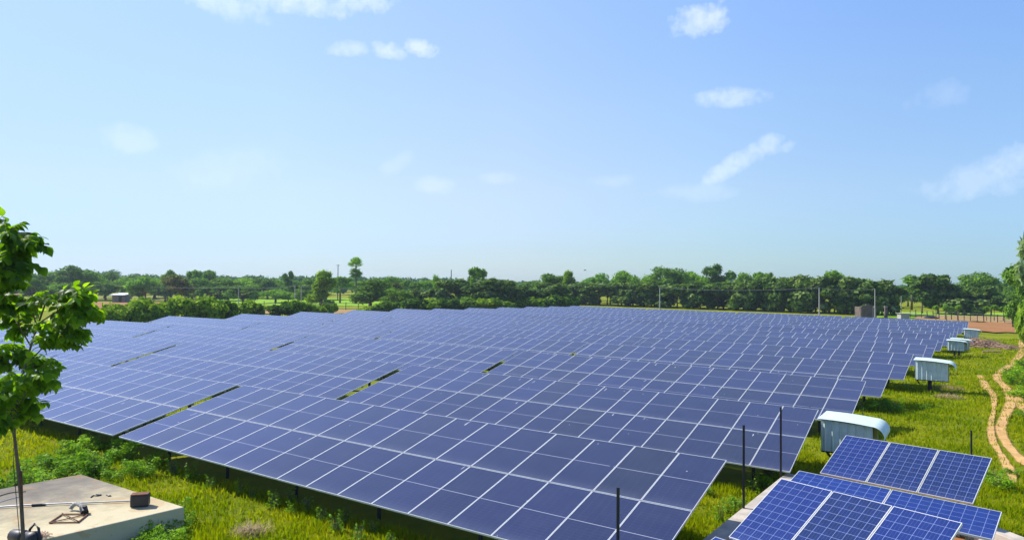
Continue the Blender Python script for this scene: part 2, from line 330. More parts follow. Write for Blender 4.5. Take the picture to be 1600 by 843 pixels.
# ---------------------------------------------------------------- ground sheet
def axis(lo,hi,c0,c1,fine,growth=1.12,big=120):
    a=[c0]; 
    while a[-1]<c1: a.append(a[-1]+fine)
    s=fine
    while a[-1]<hi: s=min(s*growth,big); a.append(a[-1]+s)
    s=fine; l=[c0]
    while l[-1]>lo: s=min(s*growth,big); l.append(l[-1]-s)
    return np.array(l[::-1][:-1]+a)
xs=axis(-1150,950,-32,32,.55); ys=axis(-250,1180,-14,60,.55)
XX,YY=np.meshgrid(xs,ys,indexing='ij')
def lump(x,y):
    return .05*np.sin(x*.9+1.3*np.sin(y*.7))*np.sin(y*1.1+.9*np.sin(x*.6))+.03*np.sin(2.3*x+y*1.7)*np.sin(2.9*y-x)
ZZ=gz0(XX,YY)+lump(XX,YY)*.7-.03
V=np.stack([XX.ravel(),YY.ravel(),ZZ.ravel()],1); ni,nj=XX.shape
I=np.arange(ni*nj).reshape(ni,nj); Fq=np.stack([I[:-1,:-1],I[1:,:-1],I[1:,1:],I[:-1,1:]],-1).reshape(-1,4)
go=bpy.data.objects.new('ground',fast_mesh('ground',V,Fq,M_['ground'],4,True)); C.objects.link(go); tag(go,kind='structure')
def patch(name,quad,mat,dz=.05,n=26):
    q=[Vector(p) for p in quad]; vs=[];fs=[]
    for i in range(n+1):
        for j in range(n+1):
            u,v=i/n,j/n; p=(q[0]*(1-u)+q[1]*u)*(1-v)+(q[3]*(1-u)+q[2]*u)*v
            e=(2.0*math.sin(u*17)*.4+.6*math.sin(u*41))*(1 if j in(0,n) else 0)
            vs.append((p.x,p.y+e,gz(p.x,p.y+e)+dz))
    for i in range(n):
        for j in range(n): a=i*(n+1)+j; fs.append((a,a+n+1,a+n+2,a+1))
    o=MB().add(vs,fs).build(name,mat); tag(o,kind='structure'); return o
def pq(*pts): return [at(x,y) for x,y in pts]
patch('paddy_field',pq((300,475),(720,478),(760,470),(330,463)),M_['paddy'],.06)
patch('bare_soil_strip',pq((330,490),(640,489),(640,483),(330,482)),M_['tan'],.09)
patch('bare_soil_field',pq((110,484),(300,488),(280,474),(120,472)),M_['soil'],.12)
patch('dry_field',pq((-260,497),(60,497),(60,488),(-260,486)),M_['tan'],.15)
patch('far_pasture',pq((60,470),(330,470),(330,463),(60,463)),M_['olive'],.18)
patch('paddy_strip',pq((1370,496),(1800,500),(1800,490),(1370,487)),M_['paddy'],.06)
patch('tan_field',pq((1430,500),(1640,506),(1640,496),(1430,492)),M_['tan'],.10)
patch('ploughed_field',pq((1499,517),(1720,526),(1640,507),(1495,503)),M_['soil'],.14)
def ribbon(name,pts,widths,mat,dz):
    P=[at(x,y) for x,y in pts]; W_=widths; out=[]; ww=[]
    for i in range(len(P)-1):
        for k in range(6):
            u=k/6; p0=P[max(i-1,0)];p1=P[i];p2=P[i+1];p3=P[min(i+2,len(P)-1)]
            out.append(.5*((2*p1)+(-p0+p2)*u+(2*p0-5*p1+4*p2-p3)*u*u+(-p0+3*p1-3*p2+p3)*u**3)); ww.append(W_[i]*(1-u)+W_[i+1]*u)
    out.append(P[-1]); ww.append(W_[-1]); vs=[];fs=[];uvs=[]
    for i,p in enumerate(out):
        d=(out[min(i+1,len(out)-1)]-out[max(i-1,0)]); d.z=0; d.normalize(); s=Vector((-d.y,d.x,0))
        for k in range(5):
            q=p+s*ww[i]*(k/4-.5); vs.append((q.x,q.y,gz(q.x,q.y)+float(lump(q.x,q.y))*.7-.03+dz)); uvs.append((i*.3,k/4))
    for i in range(len(out)-1):
        for k in range(4): a=i*5+k; fs.append((a,a+1,a+6,a+5))
    o=MB().add(vs,fs).build(name,mat); ul=o.data.uv_layers.new(name='UVMap')
    for lp in o.data.loops: ul.data[lp.index].uv=uvs[lp.vertex_index]
    tag(o,kind='structure'); return out
trackA=ribbon('dirt_track',[(1660,500),(1620,518),(1599,531),(1597,549),(1582,567),(1561,583),(1559,593),(1572,606),(1579,624),(1575,641),(1566,659),(1564,674),(1572,691),(1586,707),(1600,722),(1640,752)],[1.5,1.2,1.0,.8,.7,.62,.56,.56,.56,.52,.46,.44,.42,.42,.44,.44],M_['path'],.05)
trackB=ribbon('wheel_rut',[(1531,586),(1541,604),(1552,617),(1553,638),(1548,663),(1550,684),(1561,705),(1575,730),(1584,752)],[.4,.6,.4,.2,.3,.34,.26,.4,.2],M_['path'],.045)
trackC=ribbon('wheel_rut',[(1580,612),(1590,622),(1600,640),(1620,670)],[.5,.6,.5,.5],M_['path'],.048)

# ---------------------------------------------------------------- solar tables
def module(w,h,glass,name='solar_panel'):
    """one framed module, lower left corner at the origin, face up"""
    g=MB(); t=.010; g.add([(t,t,.034),(w-t,t,.034),(w-t,h-t,.034),(t,h-t,.034)],[(0,1,2,3)],0); g.add([(t,t,.028),(w-t,t,.028),(w-t,h-t,.028),(t,h-t,.028)],[(3,2,1,0)],1)
    p=g.build(name,[glass,M_['back']])
    f=MB(); 
    for (x0,y0,x1,y1) in ((0,0,w,t),(0,h-t,w,h),(0,t,t,h-t),(w-t,t,w,h-t)): f.box(((x0+x1)/2,(y0+y1)/2,.019),(x1-x0,y1-y0,.038))
    fo=f.build('frame',M_['alu'],p); return p
TL=0.2425; NC=16; LS=2.0905
def table_proto():
    root=empty('solar_table',(0,0,0))
    Rt=Matrix.Rotation(TL,4,'X')
    base_p=module(PW,PH,M_['glass'])
    first=True
    for r in range(2):
        for i in range(NC):
            p=base_p if first else base_p.copy()
            if not first:
                C.objects.link(p); f=base_p.children[0].copy(); C.objects.link(f); f.parent=p
            first=False; p.parent=root
            p.matrix_basis=Matrix.Translation((-NC+i+.006,0,0))@Rt@Matrix.Translation((0,r*LS,-.038))
    ct,st=math.cos(TL),math.sin(TL)
    for s in (.45,1.6,2.55,3.7):
        MB().bar((-NC+.05,s*ct+.08*st,s*st-.075*ct),(-.05,s*ct+.08*st,s*st-.075*ct),.05,.07).build('purlin',M_['steel'],root)
    for k in range(6):
        x=-NC+1.1+k*(NC-2.2)/5
        MB().bar((x,.25*ct,.25*st-.16),(x,3.95*ct,3.95*st-.16),.06,.09).build('rafter',M_['steel'],root)
        yb=3.1*ct
        MB().tube([(x,yb,-1.6),(x,yb,3.1*st-.2)],.055,8).build('post',M_['darksteel'],root)
        MB().tube([(x,yb-.02,-.15),(x,1.25*ct,1.25*st-.2)],.028,6).build('brace',M_['darksteel'],root)
        MB().tube([(x,.9*ct,-1.6),(x,.9*ct,.9*st-.2)],.045,8).build('post',M_['darksteel'],root)
    return root
rows={1:(-.0027,.0064,-.0079,-.0116,.0004,.2382,-.0002),2:(.326,8.22,-.14,-.0181,.018,.2334,-.00022),3:(.545,16.0546,-.169,-.0165,-.0076,.2379,-.0002),
4:(.8125,22.7536,-.1521,-.0088,-.0329,.245,-.0001),5:(1.0327,30.4943,-.2662,-.0066,-.0413,.2457,-.00005),6:(1.2475,38.2866,-.3103,-.0061,-.0433,.2438,-.00003),
7:(1.501,45.6239,-.4336,-.0056,-.057,.2434,0),8:(1.687,53.6719,-.5848,-.0066,-.0537,.2612,0),9:(1.8256,62.6771,-.8139,-.0081,-.0388,.2398,0),
10:(1.9359,71.1616,-.9164,-.0081,-.0342,.2429,0),11:(2.1342,79.4224,-1.096,-.009,-.0332,.2418,0),12:(2.4405,87.6035,-1.1445,-.0082,-.0316,.2455,0),
13:(2.6199,95.3861,-1.3057,-.0089,-.0297,.2421,0),14:(2.8041,103.1269,-1.4637,-.0103,-.0295,.2422,0)}
ordn=['','front','second','third','fourth','fifth','sixth','seventh','eighth','ninth','tenth','eleventh','twelfth','thirteenth','rearmost']
posn=['rightmost','second from the right','third from the right','leftmost']
proto=table_proto(); used=False
for k,(X0,Y0,Z0,sz,sy,tl,sq) in rows.items():
    for j in range(4):
        if k==1 and j==3: continue
        n0=-j*16.35; n1=n0-16
        pr=Vector((X0+n0,Y0+sy*n0,Z0+sz*n0+sq*n0*n0)); pl=Vector((X0+n1,Y0+sy*n1,Z0+sz*n1+sq*n1*n1))
        if k==1 and j==1: pl+=Vector((0,0,-.02)); 
        t=proto if not used else copy_tree(proto); used=True
        jit=(random.random()-.5)*.012; ex=(pr-pl).normalized(); ey0=Vector((0,1,0)); ez=ex.cross(ey0).normalized(); ey=ez.cross(ex)
        rx=Matrix.Rotation(tl-TL+jit*.6,3,'X'); B=Matrix((ex,ey,ez)).transposed()@rx
        m=B.to_4x4(); m.translation=pr+Vector((0,0,(random.random()-.5)*.03 if k>2 else 0)); t.matrix_world=m
        tag(t,'dark blue solar table, %s in the %s row of the field'%(posn[j],ordn[k]),'solar table','tables of dark solar panels in the solar field')

# near group of bright blue modules on the concrete curb
def near_group(X,Y,Z,yaw,tilt,roll,cols,w,h,glass,label,gap,legs=True):
    root=empty('solar_rack',(X,Y,Z)); Bx=Matrix.Rotation(yaw,4,'Z')@Matrix.Rotation(-roll,4,'Y')@Matrix.Rotation(tilt,4,'X'); root.matrix_world=Matrix.Translation((X,Y,Z))@Bx
    mod=module(w,h,glass)
    for i in range(cols):
        p=mod if i==0 else mod.copy()
        if i: C.objects.link(p); f=mod.children[0].copy(); C.objects.link(f); f.parent=p
        p.parent=root; p.matrix_basis=Matrix.Translation((i*(w+gap),0,-.038))
    Wt=cols*(w+gap)
    for s in (h*.22,h*.78): MB().box((Wt/2,s,-.065),(Wt-.06,.045,.05)).build('rail',M_['steel'],root)
    inv=root.matrix_world.inverted()
    for x in (Wt*.12,Wt*.88):
        for s in (h*.22,h*.78):
            a=root.matrix_world@Vector((x,s,-.09)); g=Vector((a.x,a.y,min(a.z-.12,gz(a.x,a.y)+.02)))
            MB().bar(inv@g,inv@a,.045).build('leg',M_['steel'],root)
    tag(root,label,'solar rack'); return root
near_group(1.214,7.126,.218,-.221,.398,0,3,.99,1.65,M_['poly'],'rack of three upright bright blue panels beside the nearest metal shelter',.022)
near_group(1.154,3.573,.647,-.138,.204,-.023,2,1.65,.99,M_['poly_land'],'rack of two sideways bright blue panels between the two racks of three',.02)
near_group(.736,1.722,.263,-.394,.478,.023,3,.99,1.65,M_['poly'],'rack of three upright bright blue panels cut off by the bottom edge',.022)
pb=atD(1100,829,12.2)
near_group(pb.x-.07,pb.y-.97,pb.z-.25,-.3,.22,0,2,1.65,.99,M_['poly_land'],'lowest rack of bright blue panels, only its upper corner showing left of the concrete curb',.02)

# concrete curb round the pit under the blue racks
def ring(name,pts,wd,z0,z1,mat):
    mb=MB(); n=len(pts); c=sum((Vector(p) for p in pts),Vector())/n
    ins=[]
    for i in range(n):
        a,b,d=Vector(pts[i-1]),Vector(pts[i]),Vector(pts[(i+1)%n]); e1=(b-a).normalized(); e2=(d-b).normalized(); n1=Vector((-e1.y,e1.x,0)); n2=Vector((-e2.y,e2.x,0))
        bis=(n1+n2).normalized(); ins.append(b+bis*(wd/max(.3,bis.dot(n1))))
    o=[(p[0],p[1]) for p in pts]; q=[(p.x,p.y) for p in ins]
    vs=[(x,y,z) for z in(z0,z1) for x,y in o]+[(x,y,z) for z in(z0,z1) for x,y in q]; fs=[]
    for i in range(n):
        j=(i+1)%n; fs+=[(i,j,n+j,n+i),(2*n+j,2*n+i,3*n+i,3*n+j),(n+i,n+j,3*n+j,3*n+i)]
    return mb.add(vs,fs).build(name,mat,None,False,.015)
zc=-.28
def atz(px,py,z):
    d=fwd+(px-800)/F*rgt-(py-421.5)/F*upv; t=(z-CAM.z)/d.z; return CAM+t*d
A=atz(1222,743,zc); Bk=atz(1090,848,zc); Cr=atz(1600,838,zc); dv=(Bk-A).normalized(); Dr=atz(1556,821,zc); dr=(Cr-Dr).normalized()
pA=A-dv*.4; pB=A+dv*7; 
# right edge meets the back edge
pD=Dr-dr*.9; pC=Dr+dr*5
curb=ring('concrete_curb',[Vector((pA.x,pA.y,0)),Vector((pB.x,pB.y,0)),Vector((pC.x,pC.y,0)),Vector((pD.x,pD.y,0))],.34,-1.1,zc,M_['curb'])
tag(curb,'low grey concrete curb under the bright blue solar racks','curb')
inner=MB().add([(pA.x,pA.y,-.62),(pB.x,pB.y,-.62),(pC.x,pC.y,-.62),(pD.x,pD.y,-.62)],[(0,1,2,3)]).build('pit_floor',M_['soil'],curb)

# ---------------------------------------------------------------- metal posts
def post(px,ybase,ytop,lab,r=.035,dz=0.,D=None,lean=0.):
    b=at(px,ybase,dz) if D is None else None
    if b is None: b=base(px,D)
    D_=proj(b)[2]; top=atD(px+lean,ytop,D_); h=top.z-b.z
    root=empty('metal_post',b); 
    MB().box((0,0,h/2-.05),(.05,.012,h+.1)).box((.02,.026,h/2-.05),(.012,.04,h+.1)).build('angle_bar',M_['darksteel'],root,False,.003)
    MB().box((0,0,.02),(.16,.16,.03)).build('base_plate',M_['darksteel'],root)
    tag(root,lab,'post','dark steel posts along the open side'); root.rotation_euler=(0,(top.x-b.x)/h*.2,.4); return root
post(965,940,762,'dark steel post in front of the front solar table, nearest the bottom edge',dz=.0)
post(1162,799,664,'dark steel post standing on the concrete curb end beside a dark soil patch',dz=.4)
post(1220,752,636,'dark steel post overlapping the right end of the second panel row',dz=.4)
post(1518,735,672,'short dark steel post in the grass behind the upper blue rack',dz=.0)

# ---------------------------------------------------------------- inverter shelters with curled corrugated roofs
def shelter(px,py,sc,label,yaw=0.,gn=None,post_light=False):
    b=at(px,py); root=empty('equipment_shelter',b,yaw)
    w,h,d=1.5*sc,1.0*sc,1.25*sc; z0=.62*sc
    mb=MB()
    # ribbed wall: front, back, sides
    def ribwall(x0,x1,y,zb,zt0,zt1,outs):
        n=int(abs(x1-x0)/.035)+1; vs=[];fs=[]
        for i in range(n+1):
            x=x0+(x1-x0)*i/n; ph=(x-x0)/.21%1; dy=.04 if .42<ph<.6 else 0; zt=zt0+(zt1-zt0)*i/n
            vs+= [(x,y+outs*dy,zb),(x,y+outs*dy,zt)]
        for i in range(n): fs.append((2*i,2*i+2,2*i+3,2*i+1))
        mb.add(vs,fs)
    zr0,zr1=z0+h,z0+h-.08*sc
    ribwall(0,w,0,z0,zr0,zr1,-1); mb.build('ribbed_wall',M_['sheet'],root); mb=MB(); ribwall(0,w,d,z0,zr0,zr1,1); mb.build('ribbed_wall',M_['sheet'],root)
    MB().box((.012,d/2,z0+h/2),(.02,d-.01,h)).build('end_wall',M_['darksteel'],root); MB().box((w-.012,d/2,z0+h/2-.04),(.02,d-.01,h-.1)).build('end_wall',M_['darksteel'],root)
    MB().box((w/2,d/2,z0-.02),(w,d,.04)).build('floor_tray',M_['darksteel'],root)
    # roof profile: flat then curling down past the right end
    prof=[(-.06,zr0+.03)]; 
    for i in range(9): u=i/8; prof.append((w*.98*u,zr0+.03-.08*sc*u+.02*math.sin(u*PI)))
    x0,zz=prof[-1]; rr=.36*sc
    for i in range(1,15): a=i/14*R(100); prof.append((x0+rr*math.sin(a),zz-rr*(1-math.cos(a))*.9))
    vs=[];fs=[]; ya,yb=-.16*sc,d+.16*sc; m=int((yb-ya)/.024)
    for (x,z) in prof:
        for j in range(m+1):
            y=ya+(yb-ya)*j/m; vs.append((x,y,z+(.016 if (j//2)%2 else 0)))
    for i in range(len(prof)-1):
        for j in range(m): a=i*(m+1)+j; fs.append((a,a+1,a+m+2,a+m+1))
    rf=MB().add(vs,fs).build('curved_roof',M_['roofsheet'],root); so_=rf.modifiers.new('t','SOLIDIFY'); so_.thickness=.008
    MB().tube([(w*.42,d*.5,-.2),(w*.42,d*.5,z0)],.09*sc,10).build('pedestal',M_['black'],root)
    MB().bar((w*.58,d*.2,-.1),(w*.56,d*.2,z0),.03).build('support_leg',M_['darksteel'],root)
    MB().bar((.03,d*.3,z0),(.15,d*.5,z0-.3*sc),.05).build('bracket',M_['darksteel'],root)
    MB().box((w*.45,d*.3,z0+h*.45),(w*.5,.22,h*.6)).build('inverter_box',M_['steel'],root)
    MB().tube([(w*.5,d*.5,z0),(w*.47,d*.55,z0*.5),(w*.5,d*.6,-.1)],.02,6).build('cable',M_['black'],root)
    tag(root,label,'metal shelter','pale metal equipment shelters along the row ends'); return root
shelter(1283,733,.90,'largest pale metal shelter with curled roof, nearest, behind the upper blue rack')
shelter(1430,610,.98,'pale metal shelter with curled roof standing alone in mid grass on a dark pedestal')
shelter(1486,555,.86,'pale metal shelter with curled roof beside the heap of branches')
shelter(1506,535,.92,'farthest pale metal shelter with curled roof at the edge of the ploughed soil')
shelter(1480,556,.8,'pale metal shelter mostly hidden just left of the one by the branch heap')
# rod and conduit behind the nearest shelter roof
b=at(1352,705); D0=proj(b)[2]
rod=empty('cable_rod',b); t0=atD(1353,672,D0)-b; t1=atD(1349,651,D0)-b; t2=atD(1344,625,D0)-b
MB().tube([(0,0,-.2),t0,t1],.035,8).build('conduit',M_['concpole'],rod); MB().tube([t1,(t1+t2)/2+Vector((.03,0,0)),t2],.012,6).build('whip',M_['darksteel'],rod)
tag(rod,'thin bent rod on a pale conduit by the curled roof of the nearest shelter','rod')

# ---------------------------------------------------------------- concrete slab and what lies on it
zs=-.12
s0=atz(127,740,zs); s1=atz(288,791,zs); s2=atz(55,845,zs); 
ed=(s2-s1).normalized(); bk=atz(0,763,zs); ed2=(bk-s0).normalized()
P0=s0; P1=s1; P2=s1+ed*7.5; P3=s0+ed2*7.5
sb=MB(); zb=-.95; q=[P0,P3,P2,P1]
ng=24; top=[];fs=[]
sb.add([(p.x,p.y,z) for z in(zb,zs) for p in q],[(0,3,2,1),(4,5,6,7),(0,1,5,4),(1,2,6,5),(2,3,7,6),(3,0,4,7)])
M_['conc']=conc_mat(tuple(P1),tuple((P0-P1-(P0-P1).dot(ed)*ed).normalized()))
slab=sb.build('concrete_slab',M_['conc'],None,False,.02); tag(slab,'raised weathered concrete slab with stains in the grass','slab')
def sp(px,py,dz=0): p=atz(px,py,zs); return Vector((p.x,p.y,zs+dz))
# black box at the end of the rod
bp=sp(219,790); box=empty('battery_box',bp,YAW*-1+.25)
MB().box((0,0,.13),(.34,.2,.24)).build('case',M_['black'],box,False,.02); MB().box((0,0,.258),(.33,.19,.02)).build('lid',M_['rust'],box,False,.006)
tag(box,'black box with brownish lid lying on the concrete slab','box')
a=sp(205,784,.03); bb=sp(-60,797,.03); mid=sp(60,790,.03)
rod2=empty('long_pipe',mid); MB().tube([a-mid,mid-mid+Vector((0,0,.01)),bb-mid],.014,8).build('tube',M_['steel'],rod2); c_=sp(57,790,.03)-mid; c2_=sp(64,789.6,.03)-mid
MB().tube([c_-(c2_-c_)*1.,c2_+(c2_-c_)],.03,8).build('coupling',M_['black'],rod2); tag(rod2,'long thin grey pipe lying across the concrete slab','pipe')
# flat square iron frame with crossed bars
fr=[sp(77,817.5,.02),sp(97,804,.02),sp(138,803.5,.02),sp(122,816.5,.02)]; c0=sum(fr,Vector())/4; ff=empty('iron_frame',c0); mb=MB()
for i in range(4): mb.bar(fr[i]-c0,fr[(i+1)%4]-c0,.022,.02)
mb.build('rim',M_['rust'],ff); MB().bar(fr[0]-c0,fr[2]-c0,.016).build('cross_bar',M_['rust'],ff); MB().bar(fr[1]-c0+Vector((0,0,.018)),fr[3]-c0+Vector((0,0,.018)),.016).build('cross_bar',M_['rust'],ff)
tag(ff,'flat rusty square frame with crossed bars on the concrete slab','iron frame')
# short corrugated hose with a coupling
hp=[sp(110,797,.03),sp(114,796,.10),sp(120,797,.15),sp(126,799,.13),sp(131,801,.07)]; c0=hp[0]; hz=empty('hose_elbow',c0)
pts=[];rad=[]
for i in range(len(hp)-1):
    for k in range(7): u=k/7; pts.append(hp[i].lerp(hp[i+1],u)-c0); rad.append(.045 if k%2 else .034)
MB().tube(pts,rad,10).build('corrugated_hose',M_['concpole'],hz,True); e_=hp[-1]-c0
MB().tube([e_+Vector((-.02,0,.03)),e_+Vector((.1,-.03,-.03))],.075,8).tube([e_+Vector((.03,0,.0)),e_+Vector((.06,-.02,.1))],.04,6).build('coupling',M_['black'],hz); tag(hz,'bent grey corrugated hose end with black coupling beside the iron frame','hose')
# bits of cable
def wire(name,px,rad,mat,lab,cat,dz=.012):
    P=[sp(x,y,dz+(z if len(t)>2 else 0)) for t in px for x,y,z in [(t[0],t[1],t[2] if len(t)>2 else 0)]]; c=P[0]; o=[]
    for i in range(len(P)-1):
        for k in range(5):
            u=k/5; p0=P[max(i-1,0)];p1=P[i];p2=P[i+1];p3=P[min(i+2,len(P)-1)]
            o.append(.5*((2*p1)+(-p0+p2)*u+(2*p0-5*p1+4*p2-p3)*u*u+(-p0+3*p1-3*p2+p3)*u**3)-c)
    o.append(P[-1]-c); ob=MB().tube(o,rad,6).build(name,mat,None,True); ob.location=c; tag(ob,lab,cat); return ob
wire('cable',[(142,777),(146,774),(152,774.5),(158,773),(150,772.5)],.012,M_['black'],'short loop of black cable near the back edge of the concrete slab','cable')
wire('cable',[(166,773),(170,775),(172,773.5),(173,775)],.01,M_['black'],'tiny curl of black cable right of the short loop on the slab','cable')
wire('cable',[(-10,778),(8,772),(22,769),(40,768)],.009,M_['black'],'thin dark cable along the left of the slab behind the sapling','cable')
wire('strap',[(-12,788),(10,781),(25,777),(32,775)],.008,M_['back'],'thin pale strap on the slab left of the sapling trunk','strap')
# motor pump with a carrying hoop at the front edge
mp=sp(40,849); pump=empty('motor_pump',mp,.3)
MB().tube([(-.34,0,.11),(-.3,0,.12),(-.05,0,.12),(0,0,.12)],[.06,.11,.12,.10],12).build('motor',M_['black'],pump,True)
MB().tube([(.02,0,.1),(.22,0,.12),(.3,0,.12)],[.12,.13,.07],12).build('pump_housing',M_['black'],pump,True)
MB().tube([(.05,0,.08),(.07,.02,.26),(.16,.03,.36),(.27,.02,.3),(.33,0,.14),(.34,0,.0)],.022,8).build('handle',M_['black'],pump,True)
tag(pump,'black pump with a hoop hose at the front edge of the slab by the sapling','pump')
tw=MB(); c0=sp(70,833,.02)
for i in range(14):
    a=random.uniform(-.5,.5); l=random.uniform(.15,.35); tw.tube([(random.uniform(-.1,.1),random.uniform(-.05,.05),.01),(l*math.cos(a)+.05,l*math.sin(a)-.1,.03)],.006,4)
o=tw.build('twig_bundle',M_['wood']); o.location=c0; tag(o,'small bundle of dry twigs on the slab beside the black pump','twigs')

# ---------------------------------------------------------------- vegetation builders
def leaf_cloud(lobes,n,size,flat=.35,shell=.55,asp=1.5,rg=rng):
    """n leaf clumps (bent quads) through the lobes, denser to the outside"""
    L_=np.array(lobes,float); vol=(L_[:,3]*L_[:,4]*L_[:,5])**.75; pick=rg.choice(len(L_),n,p=vol/vol.sum())
    d=rg.normal(size=(n,3)); d/=np.linalg.norm(d,axis=1)[:,None]; r=shell+(1-shell)*rg.random(n)**.8
    r=np.where(rg.random(n)<.14,rg.random(n)*.8,r); r*=1+.13*rg.normal(size=n)
    P=L_[pick,:3]+d*r[:,None]*L_[pick,3:6]
    nn=d*.75+rg.normal(size=(n,3))*.55+np.array([0,0,.35]); nn/=np.linalg.norm(nn,axis=1)[:,None]
    ref=rg.normal(size=(n,3)); a=np.cross(nn,ref); a/=np.linalg.norm(a,axis=1)[:,None]; b=np.cross(nn,a)
    s=size*(.55+.9*rg.random(n))[:,None]; a*=s*asp*.5; b*=s*.5
    sag=nn*s*.25
    V=np.stack([P-a-sag*.5,P-b*.9+a*.1,P+a-sag*.6,P+b*.9+a*.1],1).reshape(-1,3); Fq=np.arange(4*n).reshape(n,4); return V,Fq
def tree_proto(name,lobes,n,size,mat,trunk_r,trunk_h,asp=1.5,shell=.55,limbs=True,extra=None):
    root=empty(name,(0,0,-500)); V,Fq=leaf_cloud(lobes,n,size,asp=asp,shell=shell)
    me=fast_mesh('crown',V,Fq,mat); cr=bpy.data.objects.new('crown',me); C.objects.link(cr); cr.parent=root
    mb=MB(); k=[(0,0,-.03)]; 
    mb.tube([(0,0,-.06),(.01,.005,trunk_h*.5),(0,0,trunk_h)],[trunk_r*1.2,trunk_r*.9,trunk_r*.75],7)
    if limbs:
        for l in lobes:
            e=Vector(l[:3]); mb.tube([(0,0,trunk_h*.92),Vector((e.x*.45,e.y*.45,(trunk_h+e.z)*.5)),e],[trunk_r*.6,trunk_r*.4,trunk_r*.12],5)
    mb.build('trunk',M_['bark'],root,True); return root
# unit trees: height 1, crown half width about .4
def blob(seed,n,w,z0,z1,r0,r1,top=True):
    q=random.Random(seed); out=[]
    for i in range(n):
        a=q.uniform(0,2*PI); rr=w*math.sqrt(q.random()); z=q.uniform(z0,z1); z=z-(.25*(rr/w)**2*(z1-z0)); s=q.uniform(r0,r1); out.append((rr*math.cos(a),rr*math.sin(a),z,s,s,s*q.uniform(.65,.85)))
    return out
PR={}
EXT={}
def mk(key,*a,**k):
    r=PR[key]=tree_proto(*a,**k); cr=[c for c in r.children if c.name.startswith('crown')][0].data; co=np.empty(len(cr.vertices)*3,np.float32); cr.vertices.foreach_get('co',co); co=co.reshape(-1,3)
    EXT[key]=(float(np.percentile(co[:,2],99.3)),float(np.percentile(np.hypot(co[:,0],co[:,1]),96)))
mk('round1','broadleaf_tree',blob(1,16,.30,.40,.86,.12,.2),5200,.034,M_['darkleaf'],.03,.3)
mk('round2','broadleaf_tree',blob(2,13,.27,.38,.86,.13,.22),5200,.034,M_['midleaf'],.028,.3)
mk('round3','broadleaf_tree',blob(12,18,.34,.35,.84,.1,.18),5600,.033,M_['darkleaf'],.03,.25)
mk('gappy','tall_tree',blob(3,11,.24,.5,.9,.075,.14),3200,.032,M_['midleaf'],.02,.5,shell=.4)
mk('gappy2','tall_tree',blob(13,10,.20,.42,.92,.08,.15),3200,.032,M_['darkleaf'],.02,.45,shell=.4)
mk('stalk','slender_tree',[(0,0,.85,.1,.1,.12),(.04,.02,.78,.09,.09,.08),(-.05,0,.8,.08,.08,.08)],600,.035,M_['midleaf'],.012,.75)
mk('feather','feathery_tree',blob(4,14,.36,.45,.82,.12,.2),4200,.032,M_['feather'],.022,.35,asp=3.,shell=.3)
mk('bright','leafy_tree',blob(5,12,.16,.2,.9,.1,.16),5000,.036,M_['brightleaf'],.03,.3)
mk('rust','flame_tree',blob(6,14,.3,.45,.85,.11,.18),4600,.036,M_['rustleaf'],.025,.35)
mk('teak1','teak_tree',blob(7,14,.20,.34,.86,.10,.17),3400,.055,M_['teakleaf'],.016,.32,asp=1.7)
mk('teak2','teak_tree',blob(8,14,.22,.30,.88,.09,.16),3400,.055,M_['teakleaf'],.016,.3,asp=1.7)
mk('teak3','teak_tree',blob(9,16,.21,.24,.84,.10,.17),3600,.055,M_['teakleaf'],.016,.26,asp=1.7)
mk('bush1','leafy_bush',blob(10,12,.5,.3,.72,.2,.32),2000,.1,M_['bushleaf'],.03,.3,asp=1.6)
mk('bush2','leafy_bush',blob(11,12,.5,.3,.75,.18,.3),2000,.1,M_['bushleaf'],.03,.3,asp=1.6)
usedp=set()
def plant(key,px,D,ytop,wpx,lab,cat='tree',group=None,b=None,hw=None,name=None):
    """key: prototype; px column, D metres away, ytop the top's height in the picture, wpx the crown width"""
    b=b if b is not None else base(px,D); D=proj(b)[2]; h=atD(px,ytop,D).z-b.z; w=wpx*D/F
    src=PR[key]
    if key in usedp: t=copy_tree(src)
    else: t=src; usedp.add(key)
    zt,half=EXT[key]; s=w/(2*half); h=h/zt
    t.location=b-Vector((0,0,.05)); t.scale=(s,s,h/1.0); t.rotation_euler=(0,0,random.uniform(0,6.28)); tag(t,lab,cat,group); return t
# ---------------------------------------------------------------- trees
ORD=['leftmost']+[w+' from the left' for w in 'second third fourth fifth sixth seventh eighth ninth tenth eleventh twelfth thirteenth fourteenth fifteenth sixteenth'.split()]
BELT=('green tree in the wooded belt behind the far fields','trees of the far wooded belt')
rb=random.Random(21)
def belt(x0,x1,D0,D1,step,tops,w0,w1,keys,lab,grp,name=None):
    x=x0
    while x<x1:
        D=rb.uniform(D0,D1); plant(rb.choice(keys),x,D,tops(x)+rb.uniform(-3,5),rb.uniform(w0,w1),lab,'tree',grp); x+=step*rb.uniform(.7,1.3)
pl=[(0,425),(60,428),(100,420),(150,424),(200,428),(300,430),(420,432),(600,434),(700,436),(820,440),(900,438),(1100,434),(1240,436),(1340,440),(1400,447),(1480,444),(1600,440)]
prof=lambda x: np.interp(x,[a for a,b in pl],[b for a,b in pl])
belt(-60,500,205,240,26,lambda x:prof(x)+3,38,64,['round1','round2','round3','gappy2'],*BELT)
belt(-40,500,180,200,44,lambda x:prof(x)+16,34,56,['round1','round3','round2'],'lower rounded tree standing in front of the wooded belt, left of the palm','front trees of the left belt')
belt(510,900,190,225,24,lambda x:prof(x)+1,30,50,['round1','round2','gappy2','gappy'],'green tree behind the middle of the solar field, past the palm','trees behind the middle of the field')
belt(900,1380,215,240,30,lambda x:prof(x)+2,36,56,['round1','round2','round3'],'rounded tree rising behind the dense teak row','trees behind the teak row')
belt(1370,1640,180,200,22,lambda x:prof(x)+3,36,50,['round1','round3'],'dark tree in the shaded line behind the right fence','dark trees behind the right fence')
